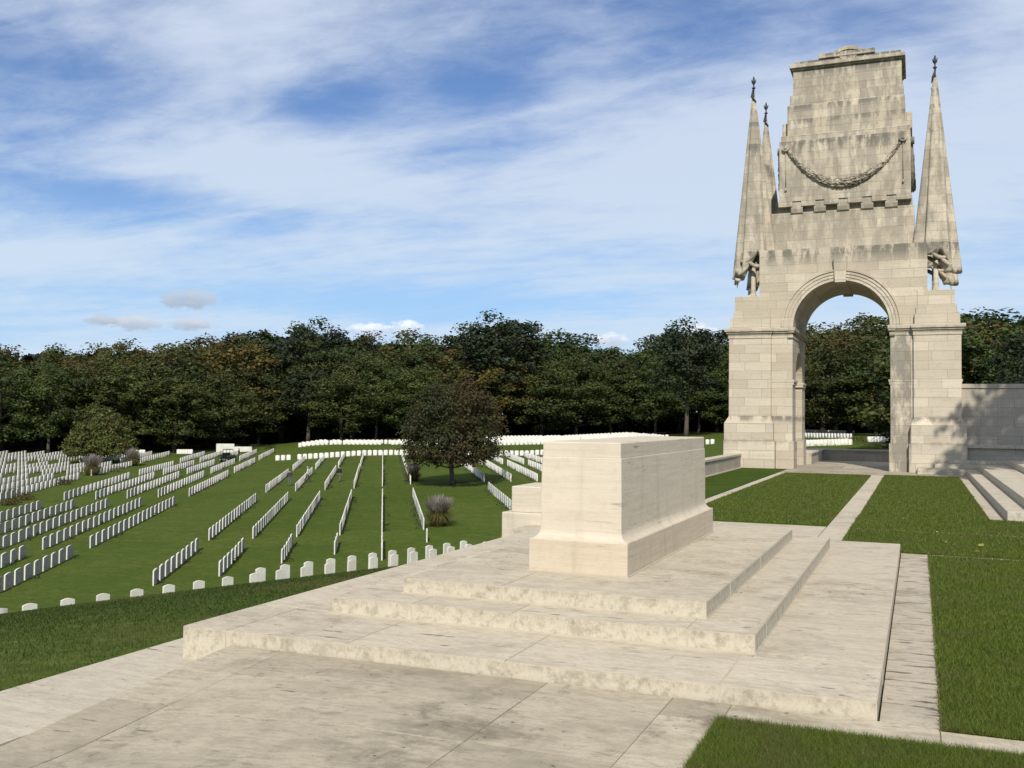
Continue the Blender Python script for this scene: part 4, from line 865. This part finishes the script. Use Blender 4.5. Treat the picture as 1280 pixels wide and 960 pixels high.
mb.tube([(-.3, -.56, 1.85), (-.3, .56, 1.85)], [.035]*2, 8); mb.tube([(.5, -.56, 1.85), (.5, .56, 1.85)], [.035]*2, 8); mb.box((-.36, -.62, 1.87), (.56, .62, 1.91), .01); obj('roll_frame', mb, CB, ce)
mb = MB(); mb.ring(.36, 1.12, .15, .18, .2, .23, lambda u, z, d: (u, d+.1, z), 14, 0, 2*math.pi); mb.tube([(.36, .31, 1.12), (.62, .31, .9)], [.02, .02], 6); obj('steering_wheel', mb, CB, ce)
for sx_ in (-.95, .98):
    for sy_ in (-.62, .62):
        mb = MB(); mb.ring(0, 0, .15, .31, -.11, .11, XZ, 20, 0, 2*math.pi); wh = obj('wheel', mb, CB, ce); wh.location = (sx_, sy_, .31)
        mb = MB(); mb.ring(0, 0, .02, .155, -.08, .08, XZ, 14, 0, 2*math.pi); obj('rim', mb, CW, wh)
# ------------------------------------------------------------------ light and sky
SAZ, SEL = R(163.5), R(40.5)
sd = Vector((math.sin(SAZ)*math.cos(SEL), math.cos(SAZ)*math.cos(SEL), math.sin(SEL)))
sl = bpy.data.lights.new('sun', 'SUN'); sl.energy = 4.4; sl.angle = R(.53); sl.color = (1, .94, .84)
so_ = bpy.data.objects.new('sun', sl); COL.objects.link(so_); so_.rotation_euler = sd.to_track_quat('Z', 'Y').to_euler()
w = bpy.data.worlds.new('World'); S.world = w; w.use_nodes = True; t = NT(w.node_tree)
bg = t.n['Background']; bg.inputs['Strength'].default_value = .095
sky = t.new('ShaderNodeTexSky'); sky.sky_type = 'NISHITA'; sky.sun_disc = False; sky.sun_elevation = SEL; sky.sun_rotation = SAZ; sky.air_density = 1.0; sky.dust_density = .6; sky.ozone_density = 1.6
D = t.new('ShaderNodeTexCoord').outputs['Generated']; DX, DY, DZ = xyz(t, D)
den = t.m('ADD', t.m('MAXIMUM', DZ, 0.0), .13); Pp = comb(t, t.m('DIVIDE', DX, den), t.m('DIVIDE', DY, den), 0.0)
AZ = t.m('MULTIPLY', t.m('ARCTAN2', DX, DY), 57.2958); EL = t.m('MULTIPLY', t.m('ARCSINE', DZ), 57.2958)
def aim(px, py):
    q = (fw+r2*((px-640)/FPX)-u2*((py-480)/FPX)).normalized(); return math.degrees(math.atan2(q.x, q.y)), math.degrees(math.asin(q.z))
veil = t.noise(t.scale(Pp, (.6, .9, 1), (3.1, 1.7, 0), (0, 0, R(-38))), 1.05, 5, .5, .6)
wisp = t.noise(t.scale(Pp, (.7, 2.4, 1), (1.3, 7.7, 0), (0, 0, R(-52))), 1.1, 6, .52, 1.2)
fine = t.noise(t.scale(Pp, (1.6, 3.2, 1), (5, 2, 0), (0, 0, R(-45))), 3.2, 6, .6, .4)
puff = t.noise(t.scale(Pp, (2.2, 3.0, 1), (1, 9, 0), (0, 0, R(-48))), 3.4, 7, .68, .5)
cov = t.m('ADD', t.m('ADD', t.m('MULTIPLY', veil, .60), t.m('MULTIPLY', wisp, .34)), t.m('ADD', t.m('MULTIPLY', fine, .20), t.m('MULTIPLY', puff, .16)))
def spot(px, py, wx, wy, amt):
    global cov
    a, e = aim(px, py); dx = t.m('DIVIDE', t.m('SUBTRACT', AZ, a), wx/22.6); dy = t.m('DIVIDE', t.m('SUBTRACT', EL, e), wy/22.0)
    g = t.m('POWER', 2.718, t.m('MULTIPLY', t.m('ADD', t.m('MULTIPLY', dx, dx), t.m('MULTIPLY', dy, dy)), -1.0)); cov = t.m('ADD', cov, t.m('MULTIPLY', g, amt))
for q in ((415, 130, 75, 40, -.20), (600, 110, 80, 70, -.10), (175, 255, 180, 38, -.20), (30, 110, 120, 60, -.12), (330, 370, 330, 26, -.14), (60, 330, 200, 16, .08), (700, 390, 260, 30, -.12), (320, 205, 200, 45, .10), (900, 250, 240, 140, .13), (850, 60, 90, 50, -.10), (1090, 20, 70, 30, -.08), (500, 330, 160, 30, .06), (1250, 200, 100, 120, .05), (1200, 90, 60, 40, -.10), (250, 40, 160, 40, .04)): spot(*q)
mask = t.m('MULTIPLY', t.sstep(cov, .43, .78), .96)
tint = t.mix(t.sstep(EL, 0.0, 22.0), (6.1, 7.5, 9.0), (6.1, 6.95, 8.5))
base = t.mix(1.0, sky.outputs[0], (.78, .92, 1.18), 'MULTIPLY')
base = t.mix(t.sstep(EL, 14.0, 0.0), base, (3.9, 6.3, 9.4))
tint = t.mix(t.sstep(EL, 33.0, 55.0), tint, (4.9, 4.8, 4.5)); mask = t.m('MAXIMUM', mask, t.m('MULTIPLY', t.sstep(EL, 34.0, 52.0), .85))   # unseen whitish zenith, added to make the fill light less blue
c = t.mix(mask, base, tint)
cn = t.noise(comb(t, t.m('MULTIPLY', AZ, .9), t.m('MULTIPLY', EL, 1.7), 0.0), 1.6, 6, .6)
for px, py, wx, wy, white in ((168, 404, 38, 11, .2), (240, 405, 34, 9, .15), (236, 374, 42, 15, .0), (462, 411, 32, 10, 1.0), (507, 410, 24, 11, 1.0), (762, 425, 28, 11, .75), (128, 400, 22, 8, .0), (690, 432, 30, 7, .7), (870, 415, 30, 12, .9)):
    a, e = aim(px, py); dx = t.m('DIVIDE', t.m('SUBTRACT', AZ, a), wx/22.6); dy = t.m('DIVIDE', t.m('SUBTRACT', EL, e), wy/22.0)
    f = t.m('ADD', t.m('SUBTRACT', 1.0, t.m('ADD', t.m('MULTIPLY', dx, dx), t.m('MULTIPLY', dy, dy))), t.m('MULTIPLY', t.m('SUBTRACT', cn, .5), 2.6))
    lit = t.sstep(t.m('ADD', dy, t.m('MULTIPLY', t.m('SUBTRACT', cn, .5), 1.5)), -.6, .7)
    cc = t.mix(lit, tuple((4.6+2.4*white)*k for k in (.86, .97, 1.17)), tuple((6.3+4.1*white)*k for k in (.95, 1.0, 1.09)))
    c = t.mix(t.m('MULTIPLY', t.sstep(f, .0, .9), .72+.2*white), c, cc)
t.l.new(c, bg.inputs['Color'])
S.view_settings.view_transform = 'Standard'; S.view_settings.look = 'None'; S.view_settings.gamma = 1; S.view_settings.use_curve_mapping = False
S.view_settings.exposure = .10
S.render.engine = 'CYCLES'; S.cycles.max_bounces = 4; S.cycles.diffuse_bounces = 2; S.cycles.glossy_bounces = 1; S.cycles.transmission_bounces = 2; S.cycles.transparent_max_bounces = 4; S.cycles.caustics_reflective = False; S.cycles.caustics_refractive = False
